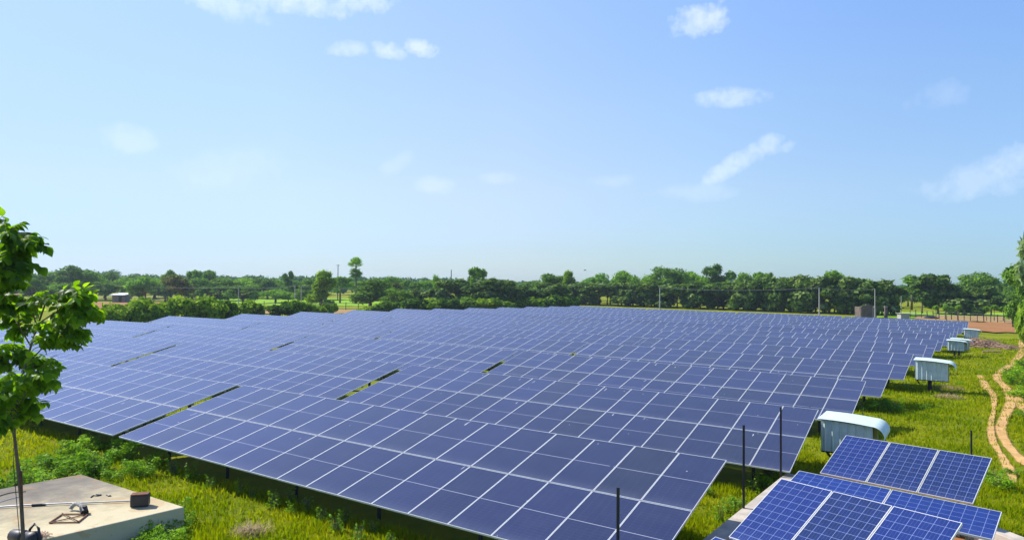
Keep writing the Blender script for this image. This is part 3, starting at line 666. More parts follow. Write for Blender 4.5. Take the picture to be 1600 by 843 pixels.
sing=[('gappy2',105,200,415,46,'tall dark ragged tree highest on the far left skyline'),('round3',52,175,434,40,'tree with orange flushed crown behind the sapling leaves'),
('gappy2',262,195,422,24,'small dark flat-topped tree on the skyline above the white-roofed hut'),('feather',228,165,433,50,'pale feathery light green tree right of the white-roofed hut'),
('rust',283,170,430,52,'brownish green tree just right of the feathery pale tree'),('gappy',305,215,422,24,'dome shaped tree rising on the skyline right of the brownish tree'),('gappy',326,225,422,22,'open branched flat tree on the skyline left of the twin poles'),
('gappy2',451,200,424,18,'upright grey green tree poking above the belt over the twin poles'),('bright',503,150,424,40,'bright creeper-covered upright tree left of the dark round thicket'),
('round3',578,150,437,92,'big dark round thicket below the palm'),('rust',609,158,442,36,'slim tree with rusty crown right of the dark thicket'),('round1',622,140,452,46,'low dark bush tree under the rusty crowned tree'),
('gappy',745,165,418,30,'open branched tree standing above the green hedge in mid field'),('round2',683,190,430,14,'small square topped tree on the skyline near the lone pole'),
('bright',886,190,424,24,'tall narrow dark tree at the left start of the teak row'),('gappy2',858,195,428,54,'dark bushy tree left of the tall narrow one'),('feather',935,200,429,54,'pale domed feathery tree above the teak row'),
('round2',977,205,424,46,'rounded tree above the teak row right of the feathery dome'),('round2',1012,208,429,34,'smaller tree left of the big dome above the teak row'),('round1',1043,205,418,58,'big dome shaped tree above the teak row near the white pole'),
('round2',1083,205,425,46,'broad tree right of the big dome above the teak row'),('gappy2',1119,205,413,36,'tallest ragged dark tree above the teak row'),('stalk',1142,205,423,20,'small ball crowned tree right of the tallest ragged tree'),
('round2',1165,208,427,34,'low rounded tree right of the ball crowned tree'),('gappy',1187,208,425,24,'pointed tree above the middle of the teak row'),('gappy2',1205,210,426,18,'thin dark tip tree above the teak row'),('gappy',1305,180,423,38,'taller light tree above the right end of the teak row'),
('stalk',1424,170,430,30,'slim tree with a small flat crown on a tall stalk left of the light teak'),('teak2',1465,150,429,54,'large light leaved teak on the right beyond the panels'),('teak1',1441,152,436,40,'light leaved teak just left of the large one'),
('teak3',1492,148,446,50,'dark leaved teak right of the large light one'),('teak3',1522,146,448,46,'cream flowering teak in the right row'),('teak2',1548,144,446,40,'rightmost cream flowering teak beside the big tree'),
('round1',1530,175,427,60,'dark dome shaped tree behind the right teaks'),('gappy2',1606,92,412,74,'large dark tree at the right edge of the view'),('round3',1594,98,436,60,'dark green tree leaning in front of the large right edge tree')]
for k,px,D,yt,w,lab in sing: plant(k,px,D,yt,w,lab)
# tall pale feathery tree entering from the right edge
mk('pale','feathery_tree',blob(14,22,.36,.55,.93,.07,.13),5200,.03,M_['paleleaf'],.02,.4,asp=4.,shell=.2)
t=PR['pale']; usedp.add('pale'); b=base(1636,84); h=atD(1636,334,84).z-b.z; t.location=b; t.scale=(8.5,8.5,h); tag(t,'tall pale grey-green feathery tree at the right edge of the view','tree')
for (px,D,yt,w,lab) in [(1614,66,470,52,'bright leafy bush at the right edge beside the ploughed soil'),(1640,58,480,50,'second bright bush just outside the right edge')]:
    plant('bush2',px,D,yt,w,lab,'bush')
# dense teak row beyond the back of the array
tt=lambda px: np.interp(px,[880,1000,1050,1150,1200,1330,1375],[441,441,443,438,433,432,440])
TL_='leafy teak in the dense double row behind the solar field'; k=0
for rowi,(yy,st) in enumerate(((150,3.1),(156,3.4))):
    x=-87.
    while x<-11.5:
        xx=x+rb.uniform(-.5,.5); y_=yy+rb.uniform(-.7,.7)+(xx+50)*-.03; b=Vector((xx,y_,gz(xx,y_))); px,_,D=proj(b)
        key=rb.choice(['teak1','teak2','teak3']); plant(key,px,D,float(tt(px))+rb.uniform(-2,6)+(2 if rowi else 0),rb.uniform(5.2,6.6)*F/D,TL_,'teak tree','teaks of the dense double row',b=b); x+=st
# hedge trees between the palm and the teak row
for kk,(px,D,yt,w) in enumerate([(655,150,452,40),(690,148,439,50),(715,150,437,44),(742,146,441,48),(770,145,436,54),(797,146,438,48),(815,150,446,40),(838,152,452,40),(852,150,449,40),(872,152,444,36)]):
    plant(rb.choice(['teak1','teak2','teak3']),px,D,yt,w,'broad-leaved teak, %s, in the loose clump beside the dense row'%ORD[kk],'teak tree','teaks of the loose clump')
bl=[(178,72,476,40),(205,74,471,46),(236,76,469,50),(266,78,467,50),(296,80,467,50),(326,82,465,44),(348,84,471,34),(378,90,473,40),(396,92,470,30),(438,100,477,40),(456,102,470,34),(476,104,475,30),(500,108,479,26),(521,115,475,22),(571,118,480,26),(585,120,476,32),
(606,125,471,30),(640,128,468,50),(665,132,468,46),(692,133,467,40),(722,138,466,44),(752,140,467,50),(780,140,468,46),(806,144,467,40),(832,146,466,40),(858,148,462,40),(884,150,460,34)]
for i,(px,D,yt,w) in enumerate(bl):
    plant(rb.choice(['bush1','bush2']),px,D,yt-1,w*1.15,'leafy shrub, %s, in the line along the far left of the field'%ORD[i] if px<560 else 'leafy shrub, %s, in the line behind the middle of the field'%ORD[i-14],'shrub','shrubs along the far side' if px<560 else 'shrubs behind the middle')
# slender saplings along the right fence
for i,px in enumerate((1462,1479,1497,1541,1553,1567)):
    plant('stalk',px,124,476+rb.uniform(-2,3),rb.uniform(9,13),'thin sapling along the right fence','sapling','saplings along the right fence')
for k in list(PR):
    if k not in usedp:
        for c in list(PR[k].children): bpy.data.objects.remove(c)
        bpy.data.objects.remove(PR[k])
# palmyra palm
b=base(556,185); palm=empty('palm_tree',b); H=atD(556,404,185).z-b.z; zc_=atD(556,415,185).z-b.z
MB().tube([(0,0,-.1),(.1,0,H*.45),(0,0,zc_)],[.34,.24,.2],9).build('trunk',M_['bark'],palm,True)
def fans(n,cz,R0,el0,el1,fr,mat,nm):
    V=[];Fc=[]
    q=random.Random(3 if nm=='crown' else 4)
    for i in range(n):
        az=q.uniform(0,2*PI); el=q.uniform(el0,el1); d=Vector((math.cos(az)*math.cos(el),math.sin(az)*math.cos(el),math.sin(el))); c=Vector((0,0,cz))+d*R0
        s=d.cross(Vector((0,0,1))).normalized(); u=s.cross(d)
        roll=q.uniform(-.5,.5); s,u=s*math.cos(roll)+u*math.sin(roll),u*math.cos(roll)-s*math.sin(roll)
        for k in range(11):
            a=(k/10-.5)*R(230); tip=c+(d*math.cos(a)+s*math.sin(a))*fr-Vector((0,0,.12*fr*abs(math.sin(a)))); a2=a+.12; a3=a-.12
            m1=c+(d*math.cos(a2)+s*math.sin(a2))*fr*.62; m2=c+(d*math.cos(a3)+s*math.sin(a3))*fr*.62; o=len(V); V+=[c,m1,tip,m2]; Fc.append((o,o+1,o+2,o+3))
        o=len(V); V+=[Vector((0,0,cz-.2)),Vector((.06,0,cz-.2)),c+s*.05,c]; Fc.append((o,o+1,o+2,o+3))
    MB().add(V,Fc).build(nm,mat,palm)
fans(34,zc_+.1,1.25,-.15,1.45,1.25,M_['midleaf'],'crown')
fans(44,zc_-1.9,.9,-1.0,.8,1.2,M_['darkleaf'],'dry_leaf_skirt')
tag(palm,'tall palm with round fan-leaf crown rising over the dark thicket','palm')

# far wood that reads as one mass
def far_wood():
    q=np.random.default_rng(5); VV=[];FF=[];o=0
    for layer,(D0,D1,dy,st) in enumerate(((270,300,4,15),(330,380,1,15),(430,480,0,14))):
        x=-120.
        while x<1720:
            D=q.uniform(D0,D1); b=base(x,D); yt=float(prof(x))+dy+q.uniform(-4,5)
            if x>1380: yt+=2
            h=atD(x,yt,D).z-b.z; w=q.uniform(4.5,8)*D/330; n=300; lob=[(b.x+q.uniform(-1,1)*w*.5,b.y+q.uniform(-1,1)*w*.4,b.z+h*q.uniform(.35,.8),w*.55,w*.55,h*q.uniform(.2,.27)) for _ in range(6)]
            V,Fq=leaf_cloud(lob,n,1.25*D/330,rg=q,shell=.7); VV.append(V); FF.append(Fq+o); o+=len(V); x+=st*q.uniform(.8,1.3)
    me=fast_mesh('far_wood',np.concatenate(VV),np.concatenate(FF),M_['farleaf']); ob=bpy.data.objects.new('far_wood',me); C.objects.link(ob); tag(ob,'distant continuous line of woodland along the horizon','woodland',kind='stuff')
far_wood()

# ---------------------------------------------------------------- poles, wires, sheds, fences
def pole(px,D,ytop,lab,r=.09,cross=True,mat='concpole'):
    b=base(px,D); h=atD(px,ytop,D).z-b.z; t=empty('utility_pole',b,.2); MB().tube([(0,0,-.2),(0,0,h)],[r*1.2,r*.8],8).build('pole',M_[mat],t)
    if cross:
        MB().box((0,0,h-.25),(1.3,.08,.08)).build('crossarm',M_['darksteel'],t)
        for x in(-.55,.55): MB().tube([(x,0,h-.21),(x,0,h-.03)],.05,6).build('insulator',M_['back'],t)
    tag(t,lab,'pole'); return Vector((b.x,b.y,b.z+h))
tA=pole(461,150,446,'left one of the twin pale poles in the green paddy',.10,False); tB=pole(471,150,446,'right one of the twin pale poles in the green paddy',.10,False)
tC=pole(373,158,449,'thin pale pole at the left of the paddy field',.09,False)
tD=pole(528,215,413,'pole with a short arm on the skyline left of the palm',.13,True,'darksteel'); tE=pole(705,215,421,'lone dark pole on the skyline over the middle of the field',.15,False,'darksteel')
tF=pole(1031,122,449,'white pole in front of the teak row by the back panels',.10,False); tG=pole(1280,118,449,'tall pale pole at the back right of the solar field',.10,False); tH=pole(1367,124,451,'thin pole beside the ruined brick hut',.08,False)
tI=pole(1408,150,453,'thin pole right of the brick hut before the dark trees',.07,False)
b=at(1031,449) if False else None
MB_=MB(); 
def wires(name,a,b,sag,n,lab,off=.25):
    mb=MB(); c=(a+b)/2
    for k in range(n):
        o=Vector((0,0,-k*off)); mb.tube([a.lerp(b,i/14)+o-Vector((0,0,4*sag*(i/14)*(1-i/14)))-c for i in range(15)],.022,4)
    w=mb.build(name,M_['wire']); w.location=c; tag(w,lab,'wire'); return w
wires('power_line',tC,tA,.35,1,'wire running left from the twin poles over the paddy'); wires('power_line',tB,atD(720,452,160),.4,2,'wires running right from the twin poles past the thicket')
wires('power_line',tC,atD(180,446,165),.3,1,'wire leaving the left edge pole toward the hut'); wires('power_line',tF,tG,.5,1,'wire between the white pole and the tall pale pole'); wires('power_line',tG,tH,.3,1,'wire from the tall pale pole to the brick hut pole')
# lamp on the white pole
# hut with white roof on the left
def hut(px,D,wpx,hpx,lab,wall,roof,depth,rh=.25,yaw=.5,door=True):
    b=base(px,D); s=D/F; w=wpx*s; h=hpx*s; t=empty('small_hut',b,yaw)
    mb=MB().box((0,0,h*.42),(w*.82,depth,h*.86)); mb.build('wall',wall,t)
    MB().add([(-w/2,-depth*.75,h*.84),(w/2,-depth*.75,h*.84),(w/2,depth*.7,h*1.02),(-w/2,depth*.7,h*1.02),(-w/2,-depth*.75,h*.9),(w/2,-depth*.75,h*.9),(w/2,depth*.7,h*1.08),(-w/2,depth*.7,h*1.08)],[(3,2,1,0),(4,5,6,7),(0,1,5,4),(1,2,6,5),(2,3,7,6),(3,0,4,7)]).build('roof',roof,t)
    if door: MB().box((w*.12,-depth/2-.02,h*.36),(w*.2,.06,h*.7)).build('door',M_['black'],t)
    tag(t,lab,'hut'); return t
M_['brick']=simple('old_brick_wall',(.13,.105,.09),.95,0,.45,1.6,.2); M_['mud']=simple('grey_mud_wall',(.22,.17,.15),.95,0,.25,2,.2); M_['white']=simple('white_roof_sheet',(.8,.8,.8),.6,0,.06,2)
hut(191,185,24,13,'small dark hut with a bright white roof between brown soil and the wooded belt',M_['mud'],M_['white'],3.2,yaw=.55)
hut(24,170,16,12,'little reddish hut behind the sapling at the far left',M_['brick'],M_['rust'],2.5,yaw=.5,door=False)
b=base(1357,128); t=empty('ruined_hut',b,.56); w=22*128/F; h=23*128/F
mb=MB(); 
for (x0,x1,hh) in ((-.5,-.2,.9),(-.2,.1,1.),(.1,.3,.93),(.3,.5,.78)): mb.box(((x0+x1)/2*w,0,hh*h/2-.2),((x1-x0)*w,.25,hh*h+.4))
mb.build('front_wall',M_['brick'],t); MB().box((w/2+.0,1.2,h*.42),(.25,2.4,h*.9)).build('side_wall',M_['brick'],t); MB().box((-w/2,1.2,h*.4),(.25,2.4,h*.85)).build('side_wall',M_['brick'],t)
MB().box((w*.28,-.14,h*.42),(.12,.06,h*.84)).build('corner_post',M_['concpole'],t); tag(t,'ruined brick hut with ragged top behind the back right of the solar field','hut')
b=base(1384,128); t=empty('brick_pillar',b,.5); MB().box((0,0,1.1),(.45,.45,2.4)).build('shaft',M_['brick'],t); MB().box((0,0,2.33),(.55,.55,.08)).build('cap',M_['concpole'],t); tag(t,'short brick pillar just right of the ruined hut','pillar')
b=base(1411,128); t=empty('low_tank',b,.55); MB().box((0,0,.5),(1.5,1.4,1.1)).build('wall',M_['concpole'],t); MB().box((.55,-.05,1.1),(3.0,1.7,.07)).build('cover',M_['concpole'],t); tag(t,'low grey block tank with a slab on top right of the brick pillar','tank')
b=base(1455,130); hp_=MB(); 
vs=[];fs=[]
for i in range(9):
    for j in range(13):
        u=i/8*2-1; v=j/12*2-1; r=max(0,1-u*u-v*v); vs.append((v*1.6,u*.8,.62*math.sqrt(r)*(1+.2*math.sin(v*9+u*4))-.1))
for i in range(8):
    for j in range(12): a=i*13+j; fs.append((a,a+1,a+14,a+13))
o=hp_.add(vs,fs).build('tarp_heap',M_['black'],None,True); o.location=b; o.rotation_euler=(0,0,.55); tag(o,'dark tarpaulin covered heap by the right fence','heap')
b=base(1286,113); o=hp_.build('straw_heap',M_['straw'],None,True); o.location=b; o.scale=(.55,.7,1.3); tag(o,'small orange straw heap at the foot of the tall pale pole','heap')
def fence(name,pts,n,h,lab,rad=.05,wn=3,mat='darksteel'):
    P=[Vector(p) for p in pts]; a,b=P[0],P[-1]; t=empty('fence',a); tot=[]
    for i in range(n):
        u=i/(n-1); p=a.lerp(b,u); p.z=gz(p.x,p.y); tot.append(p-a); hh=h*random.uniform(.88,1.1); ln=random.uniform(-.06,.06)
        MB().tube([p-a-Vector((0,0,.2)),p-a+Vector((ln,0,hh))],rad*random.uniform(.8,1.3),6).build('fence_post',M_[mat],t)
    for k in range(wn):
        z=h*(.9-.3*k); MB().tube([q+Vector((0,0,z)) for q in tot],.014,4).build('fence_wire',M_['wire'],t)
    tag(t,lab,'fence')
fence('f',[base(1422,134),base(1640,112)],22,1.55,'dark post and wire fence along the tan field on the right',.07)
fence('f',[base(396,150),base(560,140)],10,1.5,'sparse post fence across the left paddy field',.06,2)
fence('f',[base(118,120),base(176,110)],5,1.4,'short post fence on the brown soil at far left',.06,2)
b=base(1583,108); t=empty('gate_post',b); MB().box((0,0,.85),(.34,.34,2.0)).build('shaft',M_['black'],t); MB().box((0,0,1.9),(.4,.4,.1)).build('cap',M_['black'],t); tag(t,'thick dark square post at the right end of the fence','post')
# bird
b=atD(914,422,70); bird=empty('bird',b,.4)
MB().tube([(-.13,0,0),(-.05,0,.01),(.04,0,.01),(.12,0,.0),(.15,0,0)],[.01,.035,.04,.02,.006],7).build('body',M_['black'],bird,True)
for s in(-1,1): MB().add([(.05,0,.02),(-.05,0,.02),(-.06,s*.16,.06),(-.03,s*.27,.02),(.03,s*.15,.07)],[(0,1,2,4),(2,3,4)]).build('wing',M_['black'],bird)
tag(bird,'tiny dark bird flying above the tree line','bird')

# heap of cut branches
def brush(name,c,rx,ry,n,lab,yaw=.5):
    mb=MB(); q=random.Random(9)
    for i in range(n):
        a=q.uniform(0,2*PI); r=math.sqrt(q.random()); p=Vector((r*rx*math.cos(a),r*ry*math.sin(a),0)); h=(1-r)*1.0*q.random()+.08
        d=q.gauss(0,.6); l=q.uniform(.4,1.7); dv=Vector((math.cos(d),math.sin(d),q.gauss(0,.18)))*l/2; md=Vector((q.gauss(0,.06),q.gauss(0,.06),q.gauss(0,.05)))
        mb.tube([p+Vector((0,0,h))-dv,p+Vector((0,0,h))+md,p+Vector((0,0,h))+dv],[.05*q.uniform(.6,1.2),.04,.02],5)
    o=mb.build(name,M_['wood']); o.location=c; o.rotation_euler=(0,0,yaw); return o
bc=at(1534,541); o=brush('branch_heap',bc,2.6,4.2,330,'',.45); tag(o,'heap of dry brown cut branches in the grass by the ploughed soil','branches',kind='stuff')
a_=at(1535,549,.12); b_=at(1566,550,.12); o=MB().tube([a_-a_,(b_-a_)*.5+Vector((0,0,.05)),b_-a_],[.07,.06,.05],7); 
for u in(.2,.5,.8): p=(b_-a_)*u; o.tube([p,p+Vector((.1,.25,.18))],.03,5).tube([p,p+Vector((-.05,-.3,-.05))],.03,5)
o=o.build('fallen_branch',M_['wood']); o.location=a_; tag(o,'single dark fallen branch lying just below the branch heap','branch')

# ---------------------------------------------------------------- hero saplings at the left
def leaf_shape(L,wd,droop):
    """pointed oval leaf along +x folded on the midrib; 10 faces"""
    st=[(0,0),(.12,.55),(.32,1),(.55,.95),(.8,.5),(1,0)]; V=[];Fc=[]
    for i,(u,k) in enumerate(st): 
        z=-droop*u*u*L
        V+=[(u*L,0,z),(u*L,k*wd/2,z+.10*k*wd),(u*L,-k*wd/2,z+.10*k*wd)]
    for i in range(5): a=i*3; Fc+=[(a,a+3,a+4,a+1),(a+3,a,a+2,a+5)]
    return np.array(V),Fc
def sapling(name,px,D,ybase,stem,branches,lab,stake=None,seed=1,dens=2.0):
    q=random.Random(seed); O=atD(px,ybase,D); O.z=gz(O.x,O.y); root=empty('sapling',O)
    loc=lambda x,y,dd=0: atD(x,y,D+dd)-O
    tm=MB(); sp_=[Vector((loc(*stem[0][:2]).x,loc(*stem[0][:2]).y,-.05))]+[loc(x,y,d) for x,y,d in stem]
    n=len(sp_); tm.tube(sp_,[.034*(1-.6*i/(n-1)) for i in range(n)],8)
    LV=[];LF=[]
    def add_leaf(p,d,L,droop=.3):
        V,Fc=leaf_shape(L,L*q.uniform(.66,.84),droop); d=d.normalized(); up=Vector((q.gauss(0,.3),q.gauss(0,.3),1)); y=up.cross(d).normalized(); z=d.cross(y); Mx=np.array([list(d),list(y),list(z)])
        V2=V@Mx+np.array(p); o=sum(len(v) for v in LV); LV.append(V2); LF.extend([tuple(i+o for i in f) for f in Fc])
    def rachis(p,d,L):
        pts=[p]; dd=d.normalized()
        for i in range(6): dd=(dd+Vector((0,0,-.17))).normalized(); pts.append(pts[-1]+dd*L/6)
        tm.tube(pts,[.008,.007,.006,.005,.004,.003,.002],4)
        for i in range(1,7):
            t_=(pts[i]-pts[i-1]).normalized(); s=t_.cross(Vector((0,0,1))).normalized()
            for sg in(-1,1):
                dl=(t_*.45+s*sg+Vector((0,0,-.75+q.gauss(0,.35)))); add_leaf(pts[i],dl,q.uniform(.10,.18),.35)
        add_leaf(pts[-1],dd,q.uniform(.1,.16),.3)
    for (path,nr,spread,rl) in branches:
        P=[loc(x,y,d) for x,y,d in path]; tm.tube(P,[.014*(1-.6*i/(len(P)-1)) for i in range(len(P))],6)
        for k in range(int(nr*dens)):
            u=.25+.75*q.random()**.7; s=u*(len(P)-1); i=min(int(s),len(P)-2); p=P[i].lerp(P[i+1],s-i); a=q.uniform(0,2*PI); dirr=Vector((math.cos(a),math.sin(a),q.uniform(-.15,.75)))*spread+(P[-1]-P[0]).normalized()*.6
            rachis(p,dirr,rl*q.uniform(.7,1.2))
    tm.build('trunk',M_['bark'],root,True)
    me=bpy.data.meshes.new('foliage'); me.from_pydata([tuple(v) for v in np.concatenate(LV)],[],LF); me.materials.append(M_['hero']); me.polygons.foreach_set('use_smooth',[True]*len(LF)); fo=bpy.data.objects.new('foliage',me); C.objects.link(fo); fo.parent=root
    if stake:
        a=loc(*stake[0]); b=loc(*stake[1]); a.z=-.05; MB().tube([a,b],[.024,.02],7).build('bamboo_stake',M_['rust'],root)
        MB().tube([b+Vector((-.03,0,0)),loc(stake[1][0]-11,stake[1][1]-60),loc(stake[1][0]-12,stake[1][1]-10),a+Vector((-.05,0,.3))],.006,4).build('tie_wire',M_['black'],root)
    tag(root,lab,'young tree'); return root
sapling('s',37,11.6,870,[(37,850,0),(33,780,0),(27,720,0),(22,675,0),(28,620,0),(42,560,0),(60,505,.1),(75,462,.1)],
 [([(24,660,0),(8,630,.2),(-12,600,.3)],9,.6,.42),([(25,640,0),(45,610,-.2),(62,585,-.2)],8,.5,.34),([(30,610,0),(10,570,.2),(-5,540,.2)],8,.6,.4),([(40,570,0),(70,540,0),(85,520,0)],9,.5,.38),
  ([(48,540,0),(30,510,.2),(18,490,.3)],9,.6,.4),([(60,505,0),(95,482,-.1),(128,484,-.1)],16,.5,.4),([(50,535,0),(80,515,.1),(108,515,.1)],12,.5,.38),([(70,475,0),(92,465,.1),(110,470,.2)],10,.6,.4),([(58,510,0),(48,480,-.2),(45,470,-.2)],8,.6,.38),
  ([(24,665,0),(28,650,.1),(36,640,.2)],10,.5,.34),([(22,672,0),(8,660,-.3),(0,650,-.3)],9,.5,.34),([(30,600,0),(45,580,.3),(55,560,.3)],9,.5,.34),([(26,640,0),(10,640,-.3),(2,620,-.2)],8,.5,.36)],
 'young leafy tree with staked thin trunk in front of the concrete slab',stake=((38,870),(33,735)),seed=5,dens=1.9)
sapling('s',-48,10.6,900,[(-48,860,0),(-44,740,0),(-40,620,0),(-34,540,0),(-26,480,0),(-16,430,0),(-6,392,0)],
 [([(-26,480,0),(-14,455,.1),(-6,445,.1)],12,.45,.36),([(-20,445,0),(2,420,-.1),(22,410,-.1)],13,.5,.38),([(-12,415,0),(12,392,0),(34,376,0)],14,.5,.36),([(-6,392,0),(-14,375,.1),(-20,370,.1)],9,.5,.34),([(-30,490,0),(-18,480,.2),(-8,474,.2)],10,.45,.34),
  ([(-25,480,0),(-40,450,.2),(-50,430,.3)],9,.5,.38),([(-14,420,0),(-25,400,-.2),(-32,385,-.2)],9,.5,.36),([(-6,392,0),(4,376,0),(14,368,0)],9,.45,.32),([(-20,450,0),(-6,435,-.2),(2,420,-.3)],9,.5,.34)],
 'taller young tree whose drooping leafy crown enters at the upper left edge',seed=8,dens=1.3)

# ---------------------------------------------------------------- weeds and grass
def weed_mesh(seed,n,r,h,ls):
    q=np.random.default_rng(seed); k=9; ca=q.uniform(0,2*PI,k); cr=r*.85*np.sqrt(q.random(k)); ch=h*q.uniform(.35,1.1,k); pk=q.integers(0,k,n); u=q.random(n)**.6; sp2=(.10+.16*(1-u))*r*1.3
    P=np.stack([cr[pk]*np.cos(ca[pk])*(.5+.6*u)+q.normal(size=n)*sp2,cr[pk]*np.sin(ca[pk])*(.5+.6*u)+q.normal(size=n)*sp2,ch[pk]*u],1)
    nn=q.normal(size=(n,3))*.6+np.array([0,0,.9]); nn/=np.linalg.norm(nn,axis=1)[:,None]; ref=q.normal(size=(n,3)); A=np.cross(nn,ref); A/=np.linalg.norm(A,axis=1)[:,None]; B=np.cross(nn,A); s=(ls*(.5+q.random(n)))[:,None]
    V=np.stack([P-A*s*.6,P-B*s*.4,P+A*s*.6,P+B*s*.4],1).reshape(-1,3); F1=np.arange(4*n).reshape(n,4)
    m=40; a=q.uniform(0,2*PI,m); r2=r*.8*np.sqrt(q.random(m)); base_=np.stack([r2*.5*np.cos(a),r2*.5*np.sin(a),0*a],1); tip=np.stack([r2*np.cos(a),r2*np.sin(a),h*(.5+.5*q.random(m))],1); w=np.array([.006,0,0])
    Vs=np.stack([base_-w,base_+w,tip+w*.4,tip-w*.4],1).reshape(-1,3)
    return V,F1,Vs,np.arange(4*m).reshape(m,4)
wp=[]
for s_,(n,r,h,ls) in enumerate(((1100,.55,.55,.06),(700,.45,.42,.055),(150,.28,.6,.075))):
    root=empty('weed_bush',(0,0,-500)); V,F1,Vs,F2=weed_mesh(s_+30,n,r,h,ls)
    f=bpy.data.objects.new('foliage',fast_mesh('foliage',V,F1,M_['weed'])); C.objects.link(f); f.parent=root
    g_=bpy.data.objects.new('stem',fast_mesh('stem',Vs,F2,M_['bark'])); C.objects.link(g_); g_.parent=root; wp.append([root,False])
def weed(kind,px,py,s,lab,grp):
    w=wp[kind]; t=w[0] if not w[1] else copy_tree(w[0]); w[1]=True
    t.location=at(px,py)-Vector((0,0,.03)); k=s*random.uniform(.85,1.15); t.scale=(k,k,k*random.uniform(.8,1.15)); t.rotation_euler=(0,0,random.uniform(0,6.28)); tag(t,lab,'weed',grp)
for px,py,s in [(92,735,1.6),(120,728,1.5),(150,738,1.5),(105,712,1.3),(135,705,1.2),(165,722,1.3),(190,716,1.2),(75,750,1.3),(175,748,1.2),(205,735,1.1),(225,742,1.0),(190,700,1.0),(60,762,1.1),(30,770,1.1),(245,725,1.),(160,700,1.),(115,745,1.4),(55,735,1.2),(10,765,1.2)]:
    weed(random.choice((0,0,1)),px,py,s*.7,'green weed bush crowded between the concrete slab and the front panels','weeds behind the slab')
for px,py,s in [(232,845,.9),(252,832,.8),(272,812,.7),(245,860,1.0),(285,822,.6),(262,850,.8)]:
    weed(random.choice((0,1)),px,py,s,'green weed growing against the right face of the concrete slab','weeds against the slab face')
for px,py,s in [(330,760,.6),(375,768,.6),(428,790,.6),(455,800,.5),(502,812,.6),(525,828,.6),(560,842,.6),(480,795,.5),(395,775,.5),(300,748,.7),(270,738,.8),(610,850,.5),(455,780,.5),(540,812,.5),(585,830,.5)]:
    weed(2,px,py,s,'small upright weed in the shade along the lower edge of the front panels','weeds along the front row')
for px,py,s in [(1188,758,1.0),(1200,748,.9),(1178,766,.7),(1140,800,.8),(1125,812,.7),(1150,790,.6),(1210,742,.7),(1105,770,.6),(1085,765,.6)]:
    weed(random.choice((1,2)),px,py,s,'weed growing between the front panels and the concrete curb','weeds by the curb')
for px,py,s in [(1366,640,1.1),(1398,642,1.),(1375,632,.9),(1350,640,.8),(1445,640,.5),(1500,600,.5),(1580,585,1.3),(1590,600,1.3),(1600,575,1.4),(1598,620,1.2),(1565,760,1.0),(1550,748,.9),(1580,740,.6),(1600,650,.9)]:
    weed(random.choice((0,1)),px,py,s,'low leafy weed in the open grass right of the solar field','weeds in the right grass')
for w in wp:
    if not w[1]:
        for c in list(w[0].children): bpy.data.objects.remove(c)
        bpy.data.objects.remove(w[0])
def dry(px,py,r,lab,n=500):
    q=np.random.default_rng(int(px)); a=q.uniform(0,2*PI,n); rr=r*np.sqrt(q.random(n)); P=np.stack([rr*np.cos(a),rr*np.sin(a),.12*(1-(rr/r)**2)*q.random(n)],1); d=q.normal(size=(n,3))*np.array([1,1,.5]); d/=np.linalg.norm(d,axis=1)[:,None]; L=(.12+.2*q.random(n))[:,None]; w=np.cross(d,[0,0,1.])*.008
    V=np.stack([P-w,P+w,P+d*L+w*.3,P+d*L-w*.3],1).reshape(-1,3); o=bpy.data.objects.new('dry_grass_clump',fast_mesh('dry_grass_clump',V,np.arange(4*n).reshape(n,4),M_['straw'])); C.objects.link(o); o.location=at(px,py); tag(o,lab,'dry grass')
dry(392,832,.32,'brown dry grass clump in the grass at the bottom edge'); dry(1478,606,.8,'dry straw patch beyond the shadow of the lone shelter',900); dry(1482,620,.6,'smaller dry patch below the straw by the lone shelter',600)
M_['grass']=leafmat('grass_blade',(.13,.21,.003),(.29,.32,.004),(.44,.39,.02),.45,.8,0,(1.5,1.5,.3),0.)
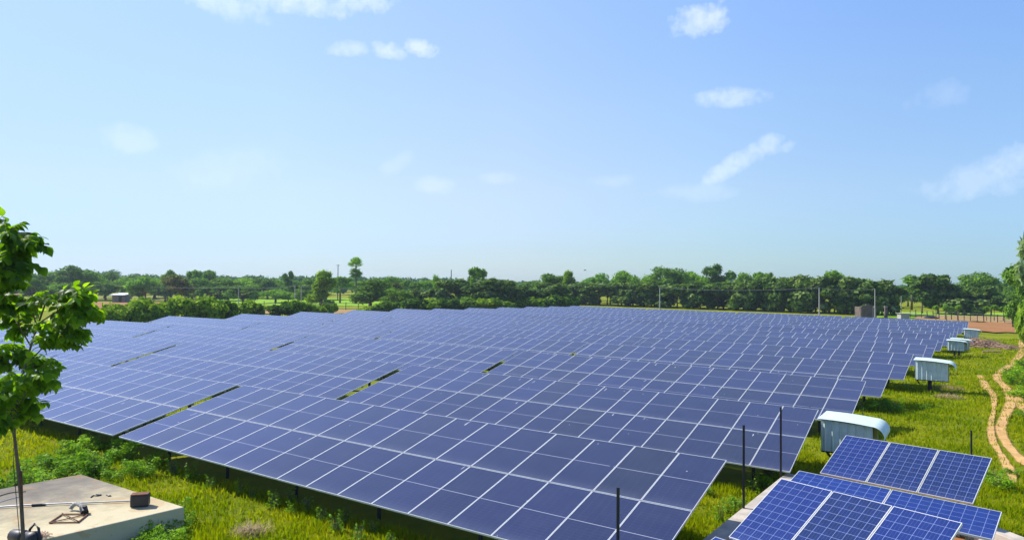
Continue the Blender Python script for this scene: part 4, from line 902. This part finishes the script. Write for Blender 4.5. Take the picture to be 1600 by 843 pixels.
def grass():
    q=np.random.default_rng(11); pts=[]
    c=np.array(CAM[:2]); f2=np.array([fwd.x,fwd.y]); r2=np.array([rgt.x,rgt.y])
    n=520000; D=10**q.uniform(math.log10(9.5),math.log10(85),n); s=q.uniform(-1.0,1.05,n)*.80*D
    P=c+D[:,None]*f2+s[:,None]*r2; X,Y=P[:,0],P[:,1]
    keep=((X>-.6)&(X<60))|((Y<.6)&(X<1))|((Y>3.6)&(Y<8.6)&(X>-30)&(X<1.5))
    cl=np.array([noise.noise(Vector((x*.55,y*.55,0))) for x,y in zip(X[::1],Y[::1])]) if False else (np.sin(X*1.1+1.7*np.sin(Y*.8))*np.sin(Y*1.4+1.2*np.sin(X*.9))+.6*np.sin(X*3.1+Y)*np.sin(Y*2.7-X*1.3))
    keep&=(q.random(n)<.62+.3*cl)
    # keep clear of the slab and the tracks
    def inside(poly):
        r=np.ones(n,bool); k=len(poly)
        for i in range(k):
            a=np.array(poly[i][:2]);b=np.array(poly[(i+1)%k][:2]); r&=((b[0]-a[0])*(Y-a[1])-(b[1]-a[1])*(X-a[0]))*sgn(poly)>-.02
        return r
    def sgn(poly):
        A=sum(poly[i][0]*poly[(i+1)%len(poly)][1]-poly[(i+1)%len(poly)][0]*poly[i][1] for i in range(len(poly))); return 1 if A>0 else -1
    keep&=~inside([P0,P1,P2,P3]); keep&=~inside([pA,pB,pC,pD])
    for tr,wd in ((trackA,.34),(trackB,.26)):
        T=np.array([[p.x,p.y] for p in tr]); 
        for k in range(0,len(T),2):
            d2=(X-T[k,0])**2+(Y-T[k,1])**2; keep&=~((d2<wd*wd)&(q.random(n)<.93))
    X,Y,D,cl=X[keep],Y[keep],D[keep],cl[keep]; n=len(X)
    Z=gz0(X,Y)+lump(X,Y)*.7-.035
    h=(.05+.10*q.random(n)+.05*np.clip(cl,0,1.5))*(1+D*.004); w=(.006+.00075*D)*(.7+.6*q.random(n)); a=q.uniform(0,2*PI,n); lean=h*q.normal(0,.45,n); b2=q.uniform(0,2*PI,n)
    dx,dy=np.cos(a)*w,np.sin(a)*w
    V=np.stack([np.stack([X-dx,Y-dy,Z],1),np.stack([X+dx,Y+dy,Z],1),np.stack([X+lean*np.cos(b2),Y+lean*np.sin(b2),Z+h],1)],1).reshape(-1,3)
    o=bpy.data.objects.new('grass',fast_mesh('grass',V,np.arange(3*n).reshape(n,3),M_['grass'],3)); C.objects.link(o); tag(o,'short sunlit grass and ground cover around the solar field','grass',kind='stuff'); print('grass blades',n)
grass()

# ---------------------------------------------------------------- thin monsoon haze
hz_=MB().box((-150,450,12.),(2400,1800,34)).build('haze',None)
m=bpy.data.materials.new('thin_haze'); m.use_nodes=True; t=m.node_tree; t.nodes.clear(); o=t.nodes.new('ShaderNodeOutputMaterial'); v=t.nodes.new('ShaderNodeVolumePrincipled')
v.inputs['Color'].default_value=(.72,.86,1,1); v.inputs['Density'].default_value=.00022; v.inputs['Anisotropy'].default_value=.3; t.links.new(v.outputs[0],o.inputs['Volume']); hz_.data.materials.clear(); hz_.data.materials.append(m); tag(hz_,kind='stuff')
